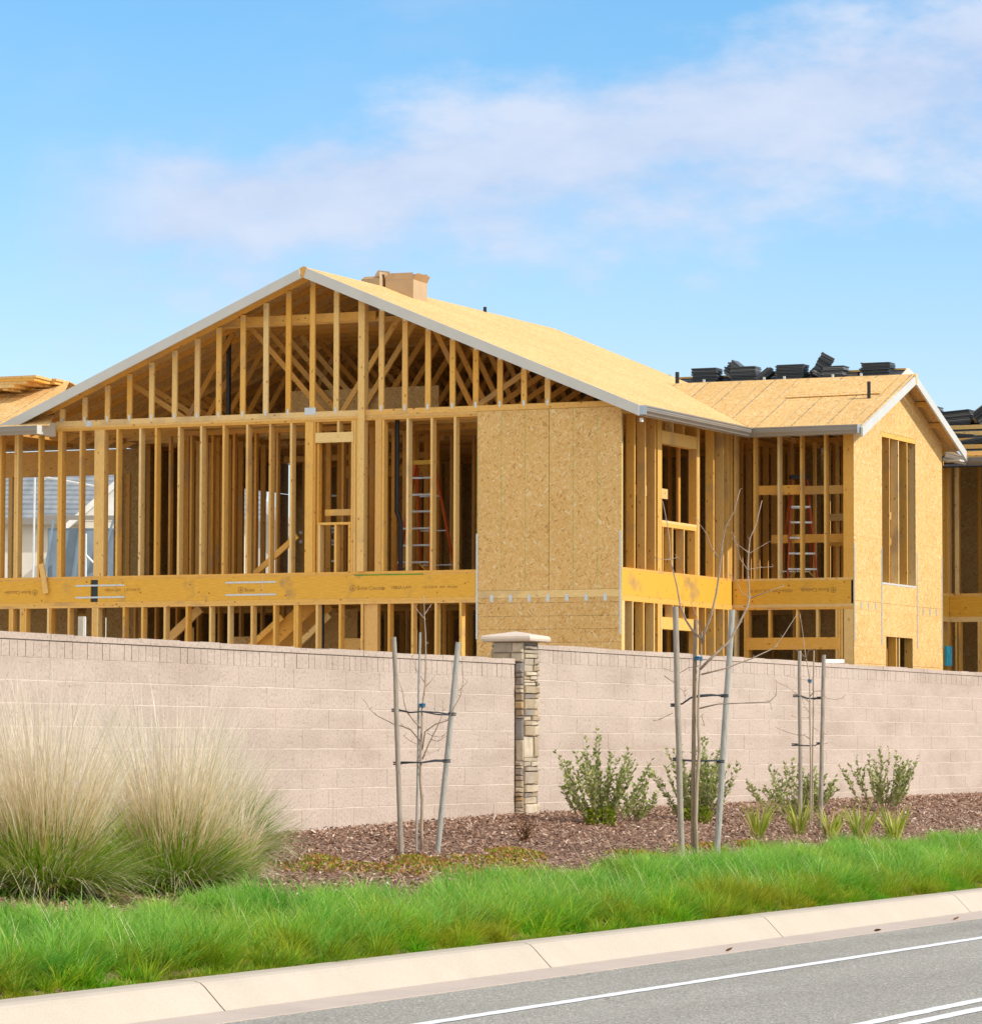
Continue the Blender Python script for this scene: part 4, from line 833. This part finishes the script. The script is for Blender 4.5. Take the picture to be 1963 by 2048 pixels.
MB().prism([(-.7,-.3,8.25),(1.9,-.3,6.45),(1.9,-.3,6.25),(-.7,-.3,8.05)],(0,.2,0)).build('barge_board',M['white'],G2)
# ------------------------------------------------------------------ saplings, stakes, ties
def local_pts(pts,org,k,base): # measured in photo pixels, k pixels per metre -> metres in the vertical plane at the base
    return [((x-org[0])/k,dy,(org[1]-y)/k) for x,y,dy in pts]
def zs(lst,sc,o): return [(a/sc+o[0],b/sc+o[1]) for a,b in lst]
def sapling(base,k,org,trunk,branches,label,r0,sc,o):
    t=empty('bare_sapling',base,0,label,'tree','bare staked saplings')
    def conv(l,dy0,dy1):
        q=zs(l,sc,o); n=len(q); return [((x-org[0])/k,dy0+(dy1-dy0)*i/max(1,n-1),(org[1]-y)/k) for i,(x,y) in enumerate(q)]
    tp=conv(trunk,0,0); n=len(tp); MB().tube(tp,[max(.0035,r0*(1-.88*i/(n-1))) for i in range(n)],8).build('trunk',M['bark'],t,smooth=True)
    for i,br in enumerate(branches):
        l,r=br; dy=random.uniform(-.35,.35); p=conv(l,0,dy); n=len(p)
        b=MB().tube(p,[max(.0022,r*(1-.75*j/(n-1))) for j in range(n)],6)
        for j in range(1,n):                 # buds and short side twigs
            if random.random()<.8:
                q=Vector(p[j]); d=(q-Vector(p[j-1])).normalized(); s_=random.choice((-1,1)); e=q+Vector((s_*random.uniform(.015,.04),random.uniform(-.02,.02),random.uniform(.01,.04)))
                b.tube([q,e],[.0028,.0016],5)
        b.build('branch',M['twig'],t,smooth=True)
    return t
T1=(-.635,35.506,.64); o1=(700,1200); s1=3.564; k1=214.1; org1=(843,1708)
sapling(T1,k1,org1,[(510,1815),(508,1600),(512,1420),(498,1280),(500,1150),(500,1010),(508,900),(506,780),(530,600),(533,400),(530,230),(523,110),(520,30),(517,-40)],
 [([(528,130),(500,100),(475,70),(450,30)],.006),([(524,95),(545,60),(570,20)],.006),([(522,575),(470,500),(430,390)],.005),([(525,620),(600,535)],.004),
  ([(500,905),(455,860),(400,790),(380,720),(370,650),(340,560)],.008),([(500,1005),(430,920),(370,893),(310,880),(180,815),(130,770),(100,720)],.007),([(500,1030),(430,1000),(380,960)],.005),
  ([(510,1060),(530,930),(600,880),(690,850),(735,760),(780,680),(800,580),(795,450),(785,310)],.007),([(512,1125),(560,1010),(600,930),(640,840),(655,780),(660,720)],.007),([(514,1110),(560,1085),(620,1065)],.004),([(575,985),(620,1000),(690,960)],.004),([(770,640),(830,575)],.003),([(545,940),(580,960),(650,970),(660,958)],.004),([(540,300),(548,298)],.003)],
 'bare sapling between two leaning stakes to the left of the stone pillar',.017,s1,o1)
T2=(2.01,37.077,.46); k2=205; org2=(1393,1738)
sp2=[(1100+990/3.38,1200+1820/3.38),(1391,1640),(1393,1570),(1398,1500),(1396,1450),(1396,1407),(1398,1360),(1400,1330),(1402,1308),(1402,1280),(1404,1262)]
br2=[([(1403,1278),(1384,1259),(1372,1240),(1360,1208),(1354,1171),(1341,1118),(1339,1074),(1334,1040),(1326,1000)],.012),
 ([(1404,1285),(1409,1262),(1421,1230),(1431,1185),(1437,1140),(1442,1086),(1449,1053),(1464,1026),(1476,981)],.013),
 ([(1399,1338),(1425,1312),(1457,1283),(1478,1247),(1496,1211),(1500,1193),(1497,1137),(1499,1104),(1502,1074),(1515,1044),(1527,996)],.014),
 ([(1402,1348),(1449,1336),(1505,1315),(1550,1294),(1568,1271),(1599,1223)],.009),([(1397,1416),(1434,1407),(1485,1405),(1535,1403),(1548,1389),(1548,1363)],.008),
 ([(1437,1114),(1422,1095),(1412,1068),(1392,1040)],.006),([(1341,1118),(1325,1118),(1308,1116)],.004),([(1341,1118),(1356,1112),(1362,1117)],.004),
 ([(1500,1195),(1535,1182),(1568,1170)],.006),([(1498,1195),(1481,1181),(1473,1160),(1464,1149)],.005),([(1496,1140),(1479,1119),(1470,1090),(1461,1068)],.006),([(1499,1105),(1472,1086),(1464,1074)],.005),([(1499,1105),(1520,1092),(1538,1081)],.004),([(1497,1137),(1525,1132),(1550,1129)],.004),
 ([(1396,1331),(1378,1334),(1360,1345)],.005),([(1346,1343),(1326,1335)],.004),([(1328,1351),(1350,1366),(1367,1382),(1369,1392)],.005),([(1345,1425),(1320,1438),(1308,1441)],.004),([(1396,1435),(1404,1430),(1411,1450),(1413,1449)],.005),([(1402,1271),(1393,1230),(1381,1204)],.004),([(1540,1404),(1538,1420)],.003),([(1437,1086),(1452,1100)],.003)]
sapling(T2,k2,org2,sp2,br2,'tallest bare sapling with forked branches reaching past the house beams, nearest to the kerb',.021,1,(0,0))
T3=(3.704,44.032,.68); k3=172.6; org3=(1621,1660)
sapling(T3,k3,org3,[(627,1500),(620,1440),(624,1300),(626,1100),(624,900),(621,700),(620,600),(620,400),(605,300),(592,230),(580,150),(572,70),(562,0),(548,-90)],
 [([(595,240),(610,180),(650,172)],.005),([(592,235),(540,190),(490,150)],.005),([(600,265),(575,230),(570,225)],.004),([(620,560),(530,500),(470,450),(395,408)],.004),([(622,520),(650,480),(690,478),(720,505),(735,530),(800,542),(850,530),(875,508)],.005),
  ([(620,640),(590,600),(565,540)],.004),([(620,680),(600,675),(530,672),(470,662)],.004),([(622,830),(580,800),(530,800),(430,770),(380,745)],.005),([(624,880),(740,862),(800,850)],.004),([(620,400),(530,393),(440,372)],.004),([(700,780),(760,800)],.003),([(640,740),(700,780)],.004)],
 'thin bare sapling between two upright stakes at the right above the strap-leaved plants',.013,3.663,(1450,1250))
def stake(base,k,org,top,bot,r,label,m='stake'):
    bx_,by_=bot; x0=(bot[0]-org[0])/k; z0=(org[1]-bot[1])/k; x1=(top[0]-org[0])/k; z1=(org[1]-top[1])/k
    o=MB(); n=7; pts=[Vector((0,0,-.15)).lerp(Vector((x1-x0,0,z1-z0)),i/(n-1)) for i in range(n)]
    pts=[p+Vector((random.uniform(-.003,.003),0,0)) for p in pts]
    o.tube(pts,[r*1.06-.1*r*i/(n-1) for i in range(n)],12); q=o.build('tree_stake',M[m],smooth=False); q.location=base; return tag(q,label,'stake','wooden tree stakes')
kz=lambda x,y,z:(x,y,z)
stake((-.816,35.279,.659),215.4,(803,1709),(788,1276),(805,1709),.0235,'grey stake leaning left on the left side of the sapling by the pillar')
stake((-.508,35.74,.66),212.6,(871,1706),(915,1286),(871,1706),.0255,'grey stake leaning right on the right side of the sapling by the pillar','stakeg')
stake((-.69,35.56,.66),213.8,(838,1707),(844.5,1266),(838,1707),.011,'thin grey cane tied to the sapling by the pillar','stakeg')
stake((1.862,36.927,.483),205.8,(1364,1737),(1349.5,1216),(1364,1738),.029,'thick weathered stake on the left of the tallest sapling')
stake((2.247,38.041,.507),199.8,(1430,1725),(1464,1222),(1430,1726),.030,'thick pale stake leaning right of the tallest sapling','stakeg')
stake((1.967,37.12,.478),204.9,(1388,1737),(1394.5,1241),(1388,1737),.021,'brown square-sawn stake against the trunk of the tallest sapling','stakeb')
stake((3.68,45.227,.758),168,(1600,1645),(1600,1303),(1601,1645),.023,'straight brown-grey stake left of the thin sapling at the right')
stake((3.839,44.392,.70),171.2,(1639,1658),(1647.5,1311),(1639,1658),.024,'straight grey stake right of the thin sapling at the right')
stake((3.825,45.3,.77),165.6,(1615,1640),(1619,1304),(1615,1640),.009,'thin dark cane behind the thin sapling at the right','bark')
def tie(base,k,org,pts,label,r=.009):
    b=MB(); q=[((x-org[0])/k,0,(org[1]-y)/k) for x,y in pts]
    for dy in (-.032,.032): b.tube([(x,dy*(1 if i in(0,len(q)-1) else .55),z+random.uniform(-.012,.012)) for i,(x,y_,z) in enumerate(q)],r*.75,6)
    for e in (0,-1):
        x,_,z=q[e]
        for dz in (-.01,.008):
            b.tube([(x+.033*math.cos(a),.033*math.sin(a),z+dz) for a in np.linspace(0,2*math.pi,13)],r*.8,6,cap=False)
    o=b.build('tree_tie',M['tie'],smooth=True); o.location=base; return tag(o,label,'tree tie','black rubber tree ties')
Z=lambda l,s,o: [(a/s+o[0],b/s+o[1]) for a,b in l]
tie((T1[0],T1[1]+.0,T1[2]),k1,org1,Z([(320,778),(420,786),(510,790),(620,800),(722,804)],s1,o1),'upper black tie on the sapling left of the pillar')
tie((T1[0],T1[1],T1[2]),k1,org1,Z([(332,1155),(430,1150),(510,1142),(600,1135),(684,1137)],s1,o1),'lower black tie on the sapling left of the pillar')
tie((T2[0],T2[1]+.25,T2[2]),k2,org2,Z([(848,705),(900,690),(960,658),(1020,645),(1100,636),(1188,640)],3.38,(1100,1200)),'upper black tie wound around the tallest sapling',.011)
tie((T2[0],T2[1]+.25,T2[2]),k2,org2,Z([(862,1073),(930,1080),(1000,1085),(1080,1084),(1160,1086)],3.38,(1100,1200)),'lower black tie on the tallest sapling',.011)
tie((T3[0],T3[1]+.4,T3[2]),k3,org3,Z([(540,510),(580,515),(620,524),(680,527),(718,525)],3.663,(1450,1250)),'upper black tie on the thin right sapling')
tie((T3[0],T3[1]+.4,T3[2]),k3,org3,Z([(530,870),(580,874),(625,880),(680,874),(712,862)],3.663,(1450,1250)),'lower black tie on the thin right sapling')
for T_,k_,org_,pt,r,lb in ((T1,k1,org1,(842.5,1409),.022,'blue ribbon knot on the sapling left of the pillar'),(T2,k2,org2,(1396,1316.5),.030,'bright blue ribbon on the tallest sapling below its fork'),(T3,k3,org3,(1619,1360.5),.016,'dark blue ribbon on the thin right sapling')):
    b=MB(); c=Vector(((pt[0]-org_[0])/k_,0,(org_[1]-pt[1])/k_))
    for dz in (-.012,.004,.014): b.tube([c+Vector((r*1.25*math.cos(a),r*1.25*math.sin(a),dz+random.uniform(-.004,.004))) for a in np.linspace(0,2*math.pi,13)],.006,6,cap=False)
    o=b.build('ribbon_tie',M['bluetie']); o.location=T_; tag(o,lb,'ribbon','blue ribbons on the saplings')
# ------------------------------------------------------------------ plants
def deer(base,label,rad,ng,nt,hs,rs=1,droop=0,seed=1):
    global RNG; RNG=np.random.default_rng(seed); bz=float(terr(base[0],base[1]))
    e=empty('deer_grass_clump',(base[0],base[1],bz),0,label,'ornamental grass','straw coloured ornamental grass clumps')
    def disc(n,r): a=RNG.uniform(0,2*np.pi,n); q=np.sqrt(RNG.random(n))*r; return a,q
    a,q=disc(ng,rad*.42); pos=np.stack([q*np.cos(a),q*np.sin(a),np.zeros(ng)],-1); ln=(q/(rad*.42))
    blades('green_blades',pos,a+RNG.normal(0,.6,ng),.12+ln*1.0+RNG.normal(0,.2,ng),.4+ln*1.35+RNG.normal(0,.35,ng),RNG.uniform(.40,.95,ng)*rs*(1-.1*ln),RNG.uniform(.006,.012,ng),M['dgreen'],5,e)
    a,q=disc(nt,rad*.34); pos=np.stack([q*np.cos(a),q*np.sin(a),np.zeros(nt)],-1); ln=(q/(rad*.34))
    h=hs*(.38+.62*RNG.random(nt)**1.1)*(1-.12*ln); wide=RNG.random(nt)
    blades('straw_stalks',pos,a+RNG.normal(0,.6,nt),.03+ln*.30+RNG.normal(0,.09,nt),.14+ln*.46+RNG.normal(0,.20,nt)+droop*wide,h,RNG.uniform(.0045,.0095,nt),M['dtan'],6,e,curl=RNG.normal(0,.25,nt))
    n3=int(nt*.45*(1+droop)); a,q=disc(n3,rad*.42); pos=np.stack([q*np.cos(a),q*np.sin(a),np.zeros(n3)],-1)
    blades('fallen_stalks',pos,a+RNG.normal(0,.3,n3),RNG.uniform(.5,1.0,n3),RNG.uniform(1.2,2.5,n3),RNG.uniform(.4,.9,n3)*rs,RNG.uniform(.005,.008,n3),M['dtan'],6,e)
    n4=int(nt*.07); a,q=disc(n4,rad*.3); pos=np.stack([q*np.cos(a),q*np.sin(a),np.zeros(n4)],-1)
    blades('tall_stalks',pos,a+RNG.normal(0,.9,n4),RNG.uniform(.02,.30,n4),RNG.uniform(.10,.75,n4),hs*RNG.uniform(.72,1.06,n4),RNG.uniform(.009,.013,n4),M['dtan'],7,e,curl=RNG.normal(0,.2,n4))
    return e
deer((-3.30,28.25),'largest straw coloured grass clump at the left edge, green at its base',.76,4600,1500,1.78,1.0,.1,31)
deer((-2.47,29.6),'straw coloured grass clump second from the left with a round green base',.72,4600,1450,1.72,.95,.15,32)
deer((-2.31,33.0),'smaller grass clump with drooping dry stalks behind the two big clumps',.50,2800,700,1.25,.95,.6,33)
deer((-2.12,31.2),'low tuft of drooping dry straw at the right foot of the big grass clumps',.34,500,700,.95,.5,1.5,35)
deer((-4.35,30.5),'straw coloured grass clump mostly cut off by the left picture edge',.8,4000,1200,1.75,1.0,.1,34)
def leafmesh(name,pos,dirs,ln,wd,m,parent,bend=.2):
    N=len(pos); d=dirs/np.linalg.norm(dirs,axis=1)[:,None]; up=RNG.normal(0,1,(N,3)); sd=np.cross(d,up); sd/=np.linalg.norm(sd,axis=1)[:,None]+1e-9; nn=np.cross(sd,d)
    ts=[0,.3,.7,1]; ws=[.15,1,.85,.08]; V=np.zeros((N,4,2,3))
    for i,(t,w) in enumerate(zip(ts,ws)):
        c=pos+d*(ln*t)[:,None]+nn*(ln*bend*t*t)[:,None]; V[:,i,0]=c-sd*(wd*w/2)[:,None]; V[:,i,1]=c+sd*(wd*w/2)[:,None]
    base=(np.arange(N)*8)[:,None]; k=np.arange(3)*2; F=np.stack([base+k,base+k+1,base+k+3,base+k+2],-1)
    return quads_mesh(name,V,F,m,None,parent)
def shrub(base,w,h,nst,label,seed,young=True,m='leaf',lsz=1.0):
    global RNG; RNG=np.random.default_rng(seed); random.seed(seed); z=float(terr(base[0],base[1]))-.02
    e=empty('leafy_shrub',(base[0],base[1],z),0,label,'shrub','leafy shrubs along the block wall'); sb=MB(); P=[];D=[]
    for i in range(nst):
        az=random.uniform(0,2*math.pi); fr=random.random()**.6; reach=w/2*fr*1.08; H_=h*(random.uniform(.55,1.06))*(1.10-.40*fr); n=7; pts=[]
        bend=random.uniform(.35,.9)
        for j in range(n):
            t=j/(n-1); r=reach*(t**(bend)); pts.append((r*math.cos(az)+random.uniform(-.01,.01),r*math.sin(az)*.8+random.uniform(-.01,.01),H_*t**1.12))
        sb.tube(pts,[.0055*(1-.75*j/(n-1)) for j in range(n)],5)
        subs=[pts]
        for q in range(random.randint(2,4)):
            j=random.randint(1,n-3); b0=Vector(pts[j]); a2=az+random.uniform(-1.2,1.2); l2=random.uniform(.12,.30)*h
            sp=[b0+Vector((math.cos(a2)*l2*.55*t,math.sin(a2)*l2*.45*t,l2*t)) for t in (0,.35,.7,1)]; sb.tube(sp,[.0035,.003,.002,.0014],5); subs.append([tuple(v) for v in sp])
        for pp in subs:
            for j in range(len(pp)-1):
                a_=Vector(pp[j]);b_=Vector(pp[j+1]); 
                if a_.z<.06*h: continue
                nl=max(2,int((b_-a_).length*random.uniform(58,80)))
                for q in range(nl):
                    c=a_.lerp(b_,random.random()); an=random.uniform(0,2*math.pi); P.append(tuple(c)); dd=(b_-a_).normalized()*random.uniform(.5,1.1)+Vector((math.cos(an),math.sin(an),random.uniform(-.1,.3))); D.append(tuple(dd))
    sb.build('stems',M['twig'],e); N=len(P); ln=RNG.uniform(.030,.056,N)*lsz
    leafmesh('foliage',np.array(P),np.array(D),ln,ln*RNG.uniform(.42,.58,N),M[m],e)
    if young:
        N=420; a=RNG.uniform(0,2*np.pi,N); q=np.sqrt(RNG.random(N))*.16; zz=RNG.uniform(0,.30,N)*(1-q*3); P=np.stack([q*np.cos(a)-.02,q*np.sin(a)-.15,zz],-1); D=np.stack([np.cos(a),np.sin(a),RNG.uniform(.1,1,N)],-1); ln=RNG.uniform(.03,.05,N)
        leafmesh('young_foliage',P,D,ln,ln*.6,M['leaf2'],e)
    return e
shrub((1.22,41.55),1.1,1.02,36,'leafy shrub just right of the pillar with yellow-green shoots at its foot',51)
shrub((2.35,43.3),1.12,1.02,38,'leafy shrub behind the stakes of the tallest sapling',52)
shrub((3.72,46.5),1.12,.72,36,'leafy shrub behind the stakes of the thin right sapling',53,False)
shrub((5.13,49.6),1.1,1.0,20,'rightmost leafy shrub with separate upright shoots',54,False)
shrub((1.62,42.4),.5,.5,12,'small low leafy shrub spreading between the first two tall shrubs',55,False)
def strapplant(base,h,n,label,seed):
    global RNG; RNG=np.random.default_rng(seed); z=float(terr(base[0],base[1])); e=empty('strap_leaf_plant',(base[0],base[1],z),0,label,'plant','yellow-green strap-leaved plants')
    a=RNG.uniform(0,2*np.pi,n); q=RNG.random(n)*.05; pos=np.stack([q*np.cos(a),q*np.sin(a),np.full(n,-.01)],-1)
    blades('leaves',pos,a,RNG.uniform(.05,.55,n),RNG.uniform(.25,1.0,n),RNG.uniform(.7,1.25,n)*h,RNG.uniform(.016,.030,n),M['strap'],5,e)
    n2=n//3; a=RNG.uniform(0,2*np.pi,n2); blades('dry_leaves',np.stack([.03*np.cos(a),.03*np.sin(a),np.zeros(n2)],-1),a,RNG.uniform(.5,1.0,n2),RNG.uniform(1.3,2.2,n2),RNG.uniform(.4,.7,n2)*h,np.full(n2,.009),M['dtan'],5,e)
for (x,y),h,lb,sd in (((2.929,41.708),.40,'strap-leaved plant farthest left of the row, left of the thin sapling',61),((3.478,42.952),.42,'strap-leaved plant at the foot of the left stake of the thin sapling',62),((3.826,42.872),.38,'narrow strap-leaved plant just right of the thin sapling',63),((4.186,43.106),.46,'biggest strap-leaved plant, second from the right in the row',64),((4.671,44.059),.42,'rightmost strap-leaved plant of the row',65)):
    strapplant((x,y),h*.95,64,lb,sd)
RNG=np.random.default_rng(71)
dz=float(terr(.341,37.936)); e=empty('dead_shrub',(.341,37.936,dz-.02),0,'small brown dried-up shrub on the mulch in front of the pillar','dead shrub'); b=MB(); P=[];D=[]
for i in range(26):
    az=random.uniform(0,6.28); r=random.uniform(.03,.17); hh=random.uniform(.10,.27); pts=[(r*t*math.cos(az),r*t*math.sin(az),hh*t) for t in (0,.4,.7,1)]; b.tube(pts,[.004,.003,.002,.001],4)
    for t in np.linspace(.25,1,9): P.append((r*t*math.cos(az),r*t*math.sin(az),hh*t)); D.append((random.uniform(-1,1),random.uniform(-1,1),random.uniform(-.2,1)))
b.build('twigs',M['dead'],e); ln=RNG.uniform(.015,.03,len(P)); leafmesh('withered_leaves',np.array(P),np.array(D),ln,ln*.6,M['dead'],e)
# ground cover patches
P=[];D=[]
for (cx,cy,rx,ry,n) in ((-1.50,33.9,.22,.3,420),(-1.85,32.7,.35,.35,300),(-.637,34.6,.30,.4,900),(-1.1,33.4,.75,.35,650),(-.45,34.1,.55,.40,800),(.259,36.3,.33,.45,1500),(.05,35.2,.6,.45,800),(1.55,37.6,.42,.4,1100),(2.3,39.6,.20,.35,600),(2.0,39.2,.14,.3,250),(2.775,40.5,.20,.35,600),(-1.5,32.9,.5,.3,300)):
    for i in range(n):
        a=random.uniform(0,6.28); q=math.sqrt(random.random())*random.uniform(.6,1); x=cx+rx*q*math.cos(a); y=cy+ry*q*math.sin(a)*1.5; P.append((x,y,float(terr(x,y))+random.uniform(0,.05)*(1.1-q))); D.append((random.uniform(-1,1),random.uniform(-1,1),random.uniform(.1,1.3)))
ln=RNG.uniform(.018,.034,len(P)); o=leafmesh('creeping_ground_cover',np.array(P),np.array(D),ln,ln*.65,M['cover'],None); tag(o,'creeping rust and green ground cover patches between mulch and grass','ground cover',kind='stuff')
# long single dry stalks arching over the mulch
# fallen leaves on the road edge
for i,(p_,s_,lb) in enumerate(((11.02,28.9,'dry leaf on the gutter pan, leftmost of the four'),(11.01,32.6,'dry leaf on the gutter pan, second from the left'),(11.03,35.0,'dry leaf on the gutter pan, third from the left'),(11.02,37.6,'dry leaf on the gutter pan nearest the right edge'))):
    e=leafmesh('fallen_leaf',np.array([(0,0,0)],float),np.array([(1,.2,.25)],float),np.array([.07]),np.array([.03]),M['dead'],None); e.location=K(p_,s_,.02); tag(e,lb,'leaf','dry leaves along the gutter')
# ------------------------------------------------------------------ light, sky
SUN_EL=38.1; sdir=(XH*math.cos(R(SUN_EL))).copy(); sdir=(Matrix.Rotation(R(1.2),3,'Z')@sdir); sdir.z=math.sin(R(SUN_EL)); sdir.normalize()
sd=bpy.data.lights.new('sun','SUN'); sd.energy=3.45; sd.angle=R(.53); sd.color=(1,.94,.84); so=link('sun',sd); so.rotation_euler=sdir.to_track_quat('Z','Y').to_euler(); so.location=(30,0,40)
w=bpy.data.worlds.new('World'); sc.world=w; w.use_nodes=True; nt=w.node_tree; bg=nt.nodes['Background']
sky=nt.nodes.new('ShaderNodeTexSky'); sky.sky_type='NISHITA'; sky.sun_disc=False; sky.sun_elevation=R(SUN_EL); sky.sun_rotation=math.atan2(sdir.x,sdir.y); sky.air_density=1.0; sky.dust_density=.5; sky.ozone_density=1.5
tc=nt.nodes.new('ShaderNodeTexCoord'); sp=nt.nodes.new('ShaderNodeSeparateXYZ'); nt.links.new(tc.outputs['Generated'],sp.inputs[0])
yy=mth(nt,'MAXIMUM',sp.outputs[1],.05); uu=mth(nt,'DIVIDE',sp.outputs[0],yy); vv_=mth(nt,'DIVIDE',sp.outputs[2],yy)
line=mth(nt,'ADD',mth(nt,'MULTIPLY',uu,.17),.1535); line=mth(nt,'ADD',line,mth(nt,'MULTIPLY',mth(nt,'MULTIPLY',uu,uu),.35))
cb=nt.nodes.new('ShaderNodeCombineXYZ'); nt.links.new(uu,cb.inputs[0]); nt.links.new(vv_,cb.inputs[1])
mp=nt.nodes.new('ShaderNodeMapping'); mp.inputs['Scale'].default_value=(1,2.0,1); mp.inputs['Rotation'].default_value=(0,0,R(-9)); nt.links.new(cb.outputs[0],mp.inputs[0])
n1=noise(nt,mp.outputs[0],17,7,.58); n2=noise(nt,mp.outputs[0],55,6,.6); n3=noise(nt,mp.outputs[0],7,5,.55)
dv=mth(nt,'SUBTRACT',vv_,line); up=mth(nt,'GREATER_THAN',dv,0); hw=mth(nt,'ADD',mth(nt,'MULTIPLY',uu,.03),mth(nt,'SUBTRACT',.037,mth(nt,'MULTIPLY',up,.012)))
bd=mth(nt,'SUBTRACT',1,mth(nt,'DIVIDE',mth(nt,'ABSOLUTE',dv),hw))
f=mth(nt,'ADD',bd,mth(nt,'MULTIPLY',mth(nt,'SUBTRACT',n1,.5),2.3)); f=mth(nt,'ADD',f,mth(nt,'MULTIPLY',mth(nt,'SUBTRACT',n2,.5),1.0))
ef=mth(nt,'MULTIPLY',mth(nt,'ADD',uu,.128),22,clamp=True)
band=nt.nodes.new('ShaderNodeMapRange'); band.interpolation_type='SMOOTHSTEP'; nt.links.new(f,band.inputs[0]); band.inputs[1].default_value=-.15; band.inputs[2].default_value=.95
bandv=mth(nt,'MULTIPLY',band.outputs[0],ef)
wis=nt.nodes.new('ShaderNodeMapRange'); wis.interpolation_type='SMOOTHSTEP'; nt.links.new(n3,wis.inputs[0]); wis.inputs[1].default_value=.46; wis.inputs[2].default_value=.80; wis.inputs[4].default_value=.6
den=mth(nt,'MULTIPLY',mth(nt,'MAXIMUM',bandv,wis.outputs[0]),.88)
tr=ramp(nt,vv_,[(.03,(1.10,1.02,1.10)),(.19,(.60,.93,1.12))])
tint=mixc(nt,1.0,sky.outputs[0],tr,'MULTIPLY')
CC=nt.nodes.new('ShaderNodeValToRGB'); CC.color_ramp.elements[0].color=(3.55,4.15,5.5,1); CC.color_ramp.elements[1].color=(4.4,4.85,5.85,1); nt.links.new(n1,CC.inputs[0]); CC.color_ramp.elements[0].position=.38; CC.color_ramp.elements[1].position=.62
final=mixc(nt,den,tint,CC.outputs[0])
bc=noise(nt,tc.outputs['Generated'],2.6,6,.55); bm_=nt.nodes.new('ShaderNodeMapRange'); bm_.interpolation_type='SMOOTHSTEP'; nt.links.new(bc,bm_.inputs[0]); bm_.inputs[1].default_value=.36; bm_.inputs[2].default_value=.55  # bright unseen cloud cover behind the camera, added to fill the shaded front
side=nt.nodes.new('ShaderNodeMapRange'); side.interpolation_type='SMOOTHSTEP'; nt.links.new(sp.outputs[1],side.inputs[0]); side.inputs[1].default_value=.45; side.inputs[2].default_value=-.05
upz=nt.nodes.new('ShaderNodeMapRange'); upz.interpolation_type='SMOOTHSTEP'; nt.links.new(sp.outputs[2],upz.inputs[0]); upz.inputs[1].default_value=-.02; upz.inputs[2].default_value=.05
final=mixc(nt,mth(nt,'MULTIPLY',mth(nt,'MULTIPLY',bm_.outputs[0],side.outputs[0]),upz.outputs[0]),final,(6.9,6.6,6.1))
nt.links.new(final,bg.inputs[0]); bg.inputs[1].default_value=.15
# ------------------------------------------------------------------ camera
cd=bpy.data.cameras.new('camera'); cam=link('camera',cd); cd.sensor_width=36; cd.sensor_fit='HORIZONTAL'; cd.lens=36*7600/1963; cd.clip_end=8000; cd.clip_start=.1
pitch=math.atan(460/7600); roll=.003
cam.matrix_world=Matrix.Translation((0,0,1.7))@Matrix.Rotation(R(90)+pitch,4,'X')@Matrix.Rotation(roll,4,'Z')
cd.shift_x=0
sc.camera=cam
sc.render.engine='CYCLES'; sc.render.resolution_x=981; sc.render.resolution_y=1024
sc.view_settings.view_transform='Standard'; sc.view_settings.look='None'; sc.view_settings.exposure=0.14; sc.view_settings.gamma=1
sc.cycles.max_bounces=8; sc.cycles.diffuse_bounces=3
